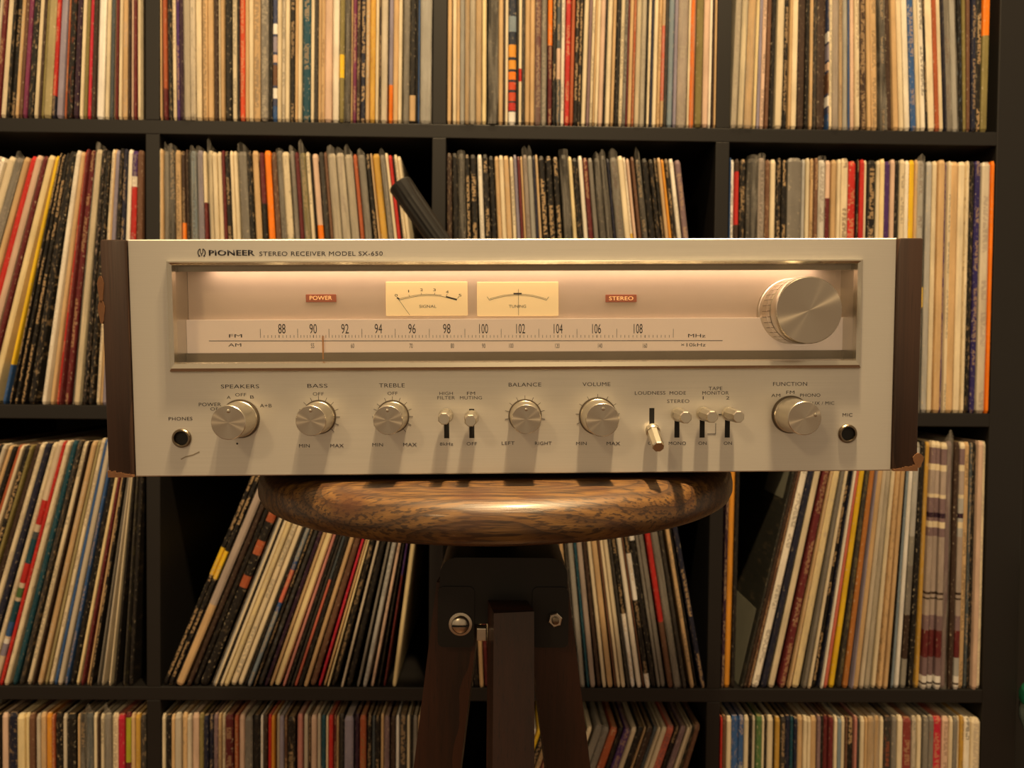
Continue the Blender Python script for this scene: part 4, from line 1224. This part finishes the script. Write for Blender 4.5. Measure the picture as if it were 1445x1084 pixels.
     '6.3, tan 78.9 7.2, black 87.2 4.5, cream 93.2 6.5, grey 103.9 9.1 p, grey 113.9 8.5 m, rust 124.0 10.2, black 134.7 6.2, purple 141.4 8.9 m, '
     'cream 150.7 7.8, black 159.1 7.3, tan 166.8 3.9, umber 171.1 7.3, slate 178.9 5.0, cream 184.3 5.9, cream 190.6 6.3, coral 197.3 9.5, black '
     '208.1 6.3, mauve 215.3 7.6 m, cream 224.3 4.8, cream 229.9 4.7, black 235.4 6.3 m, brown 242.5 7.8 m '),
    (4, 4, [(360, 0), (707, 0)],
     'red 360.5 2.6, brown 363.4 5.3, cream 369.1 6.2, blue 375.5 8.7 m, bluewhite 384.5 6.8, cream 391.6 6.2, black 398.0 4.0, beige 402.2 3.8, '
     'green 406.3 7.4 m, cream 413.9 3.1, black 417.2 2.7 m, cream 420.2 7.7, black 428.0 2.2, gold 430.7 6.2, charcoal 437.5 5.8, navy 443.6 6.6, '
     'teal 450.4 3.9, navy 454.5 4.2, tan 459.0 7.2 m, cream 466.4 5.1, cream 472.0 4.1, tan 476.2 7.3, mauve 483.8 4.5, black 488.4 4.0, maroon '
     '492.9 5.7, maroon 498.7 5.8, cream 505.0 4.4, bluegrey 509.7 5.1, cream 515.3 4.9, brown 520.5 2.2, black 522.7 8.4 t, pink 531.7 3.2, '
     'charcoal 535.1 3.9, cream 539.5 5.8, tan 545.5 3.1, tan 549.1 8.4 p, tan 557.6 7.6 p, cream 565.5 4.9, charcoal 570.7 8.8 m, grey 579.7 6.2, '
     'cream 586.1 7.1, brickred 593.6 11.6, beige 605.8 5.9 m, cream 612.7 5.4, grey 619.4 6.5, grey 626.2 6.2 m, crimson 632.8 11.2, pinktan '
     '644.8 8.9, cream 653.9 4.3, grey 658.5 5.6 m, cream 664.3 2.6, gold 667.3 4.7, ivory 672.4 7.8 t, cream 680.5 12.0 '),
]


def interp(pts, x):
    if x <= pts[0][0]:
        return pts[0][1]
    for (a, p), (b, q) in zip(pts, pts[1:]):
        if x <= b:
            return p + (q - p) * (x - a) / (b - a)
    return pts[-1][1]


def seen(r, c, x):
    """Roughly how much of a spine's height the room sees past the receiver and stool."""
    if r == 1:
        return 0.145
    if r == 2:
        return {1: 0.31 if x < -0.405 else 0.11, 2: 0.105, 3: 0.105, 4: 0.30 if x > 0.585 else 0.10}[c]
    if r == 3:
        return {1: 0.29, 2: 0.19, 3: 0.19 if x > 0.19 else 0.01, 4: 0.28}[c]
    return 0.06 if not (c == 3 and x < 0.17) else 0.01


ITEMS = []
for r, c, lean, spec in CUBBIES:
    lean = [(x / 1000, d) for x, d in lean]
    recs = []
    for e in spec.split(','):
        tk = e.split()
        recs.append((tk[0], float(tk[1]) / 1000, float(tk[2]) / 1000, tk[3:]))
    lo = -0.702 + (c - 1) * PITCH + HB
    x = recs[0][1]
    first = len(recs)
    if c == 1:                                                   # records further along, beyond the photograph
        fill = []
        top0 = interp(lean, x)
        while x > lo + 0.010:
            w = random.uniform(0.004, 0.0075)
            x -= w
            fill.append((random.choice(['cream', 'tan', 'black', 'beige', 'umber', 'navy', 'maroon', 'grey', 'ivory']), x, w, []))
        recs = fill[::-1] + recs
    n = len(recs)
    hi = -0.702 + c * PITCH - HB
    leans = [interp(lean, q[1]) for q in recs]
    for i in range(n - 1, -1, -1):                               # lean no further than the divider or the next sleeve allows
        x = recs[i][1]
        leans[i] = min(leans[i], math.degrees(math.atan(max(0.0, hi - 0.0015 - x - recs[i][2]) / LEN)))
        if i + 1 < n:
            room = recs[i + 1][1] + LEN * math.tan(rad(leans[i + 1])) - x - 0.0020
            leans[i] = min(leans[i], math.degrees(math.atan(room / LEN)))
        leans[i] = max(leans[i], -math.degrees(math.atan(max(0.0, x - lo - 0.0010) / LEN)))
    for i, (colour, x, w, opts) in enumerate(recs):
        th = leans[i]
        sp = w
        if i + 1 < n:
            x2 = recs[i + 1][1]
            sp = min(w, (x2 + LEN * math.tan(rad(leans[i + 1]))) - (x + LEN * math.tan(rad(th))), x2 - x)
        t = max(0.0010, sp * math.cos(rad(th)) * 0.97)
        shown = first if c == 1 else n
        onscreen = 1.0 if x > -0.545 or c > 1 else (0.45 if i >= n - first else 0.0)
        ITEMS.append(dict(r=r, c=c, i=i, n=n, colour=colour, x=x, t=t, th=th, opts=opts, score=t * seen(r, c, x) * onscreen))

order = sorted(range(len(ITEMS)), key=lambda k: -ITEMS[k]['score'])
single = set(order[:300])
ROWS = {1: 'top row', 2: 'second row', 3: 'third row', 4: 'bottom row'}
COLS = {1: 'first', 2: 'second', 3: 'third', 4: 'fourth'}


def ordinal(k):
    return f"{k}{'th' if 10 <= k % 100 <= 20 else {1: 'st', 2: 'nd', 3: 'rd'}.get(k % 10, 'th')}"


SV, SF, SUV, SC, SI, SP, SM = [], [], [], [], [], [], []
for k, it in enumerate(ITEMS):
    th = it['th']
    s = Sleeve(it['colour'], it['t'], it['opts'], th)
    zb = ZB + (2 - it['r']) * PITCH + HB + 0.0003
    px = it['x'] + (it['t'] * math.cos(rad(th)) if th >= 0 else 0.0)
    py = random.uniform(-0.0015, 0.0035)
    if it['r'] == 1:
        py -= 0.001
    if k in single:
        o = bpy.data.objects.new('vinyl_record', sleeve_mesh('record_sleeve', s.V, s.F, s.UV, s.C, s.I, s.P))
        COL.objects.link(o)
        o.location = (px, py, zb)
        o.rotation_euler = (0, rad(th), 0)
        if it['c'] == 1:
            where = f"{ordinal(it['n'] - it['i'])} from the right divider"
        else:
            where = f"{ordinal(it['i'] + 1)} from the left divider"
        look = WORDS.get(it['colour'], it['colour'])
        if 'w' in it['opts']:
            look = 'worn ' + look
        if 'm' in it['opts']:
            look = 'mottled ' + look
        if s.bag:
            look = 'plastic-bagged ' + look
        elif it['t'] > 0.0085:
            look = 'thick ' + look
        tag(o, f"{look} record, {where}, {ROWS[it['r']]}, {COLS[it['c']]} column", 'record', f"records in the {ROWS[it['r']]}, {COLS[it['c']]} column of the shelf")
        it['obj'] = o
        if s.plastic:
            V, F, UV = s.plastic
            q = bpy.data.objects.new('plastic_bag', sleeve_mesh('plastic_bag', V, F, UV, mats=('plastic',)))
            COL.objects.link(q)
            q.parent = o
        if it['colour'] == 'cover':                              # printed squares on the exposed front cover
            xf = -it['t'] - 0.0002
            for (y0, y1, za, zb_) in ((0.012, 0.13, 0.0, 0.10), (0.012, 0.08, 0.245, LEN - 0.001)):
                pts = [(y0, za), (y1, za), (y1, zb_), (y0, zb_ - 0.0)]
                m = MB().add([(xf, y, z) for y, z in pts] + [(xf + 0.0004, y, z) for y, z in pts], [(0, 1, 2, 3), (7, 6, 5, 4), (0, 4, 5, 1), (1, 5, 6, 2), (2, 6, 7, 3), (3, 7, 4, 0)])
                m.build('cover_print', 'cover_grey', o)
    else:
        R_ = Matrix.Translation((px, py, zb)) @ Matrix.Rotation(rad(th), 4, 'Y')
        for V, F, UV, mi in ([(s.V, s.F, s.UV, 0)] + ([(*s.plastic, 1)] if s.plastic else [])):
            b0 = len(SV)
            SV += [tuple(R_ @ Vector(p)) for p in V]
            SF += [tuple(i + b0 for i in q) for q in F]
            SUV += UV
            SM += [mi] * len(F)
            if mi == 0:
                SC += s.C
                SI += s.I
                SP += s.P
            else:
                SC += [(1, 1, 1, 1)] * len(F)
                SI += [(1, 1, 1, 1)] * len(F)
                SP += [(0, 0, 0, 1)] * len(F)
rest = bpy.data.objects.new('packed_records', sleeve_mesh('packed_records', SV, SF, SUV, SC, SI, SP, ('sleeve', 'plastic'), SM))
COL.objects.link(rest)
tag(rest, 'remaining thin record sleeves packed tightly along the shelf', 'records', kind='stuff')

# the one spine whose print can be read, beside the receiver's wooden side
cand = [it for it in ITEMS if it['r'] == 2 and it['c'] == 4 and any(o.startswith('yellow@') for o in it['opts'])]
if cand and 'obj' in cand[0]:
    it = cand[0]
    me = text_mesh('CRAFT RECORDINGS', 0.036, min(0.0022, it['t'] * 0.8))
    for q in me.vertices:
        x, z = q.co.x, q.co.z
        q.co.x, q.co.z = -(-z), -x
    tx = link('spine_lettering', me, 'print_white', it['obj'], loc=(-it['t'] / 2 if it['th'] >= 0 else it['t'] / 2, -0.0003, 0.026))
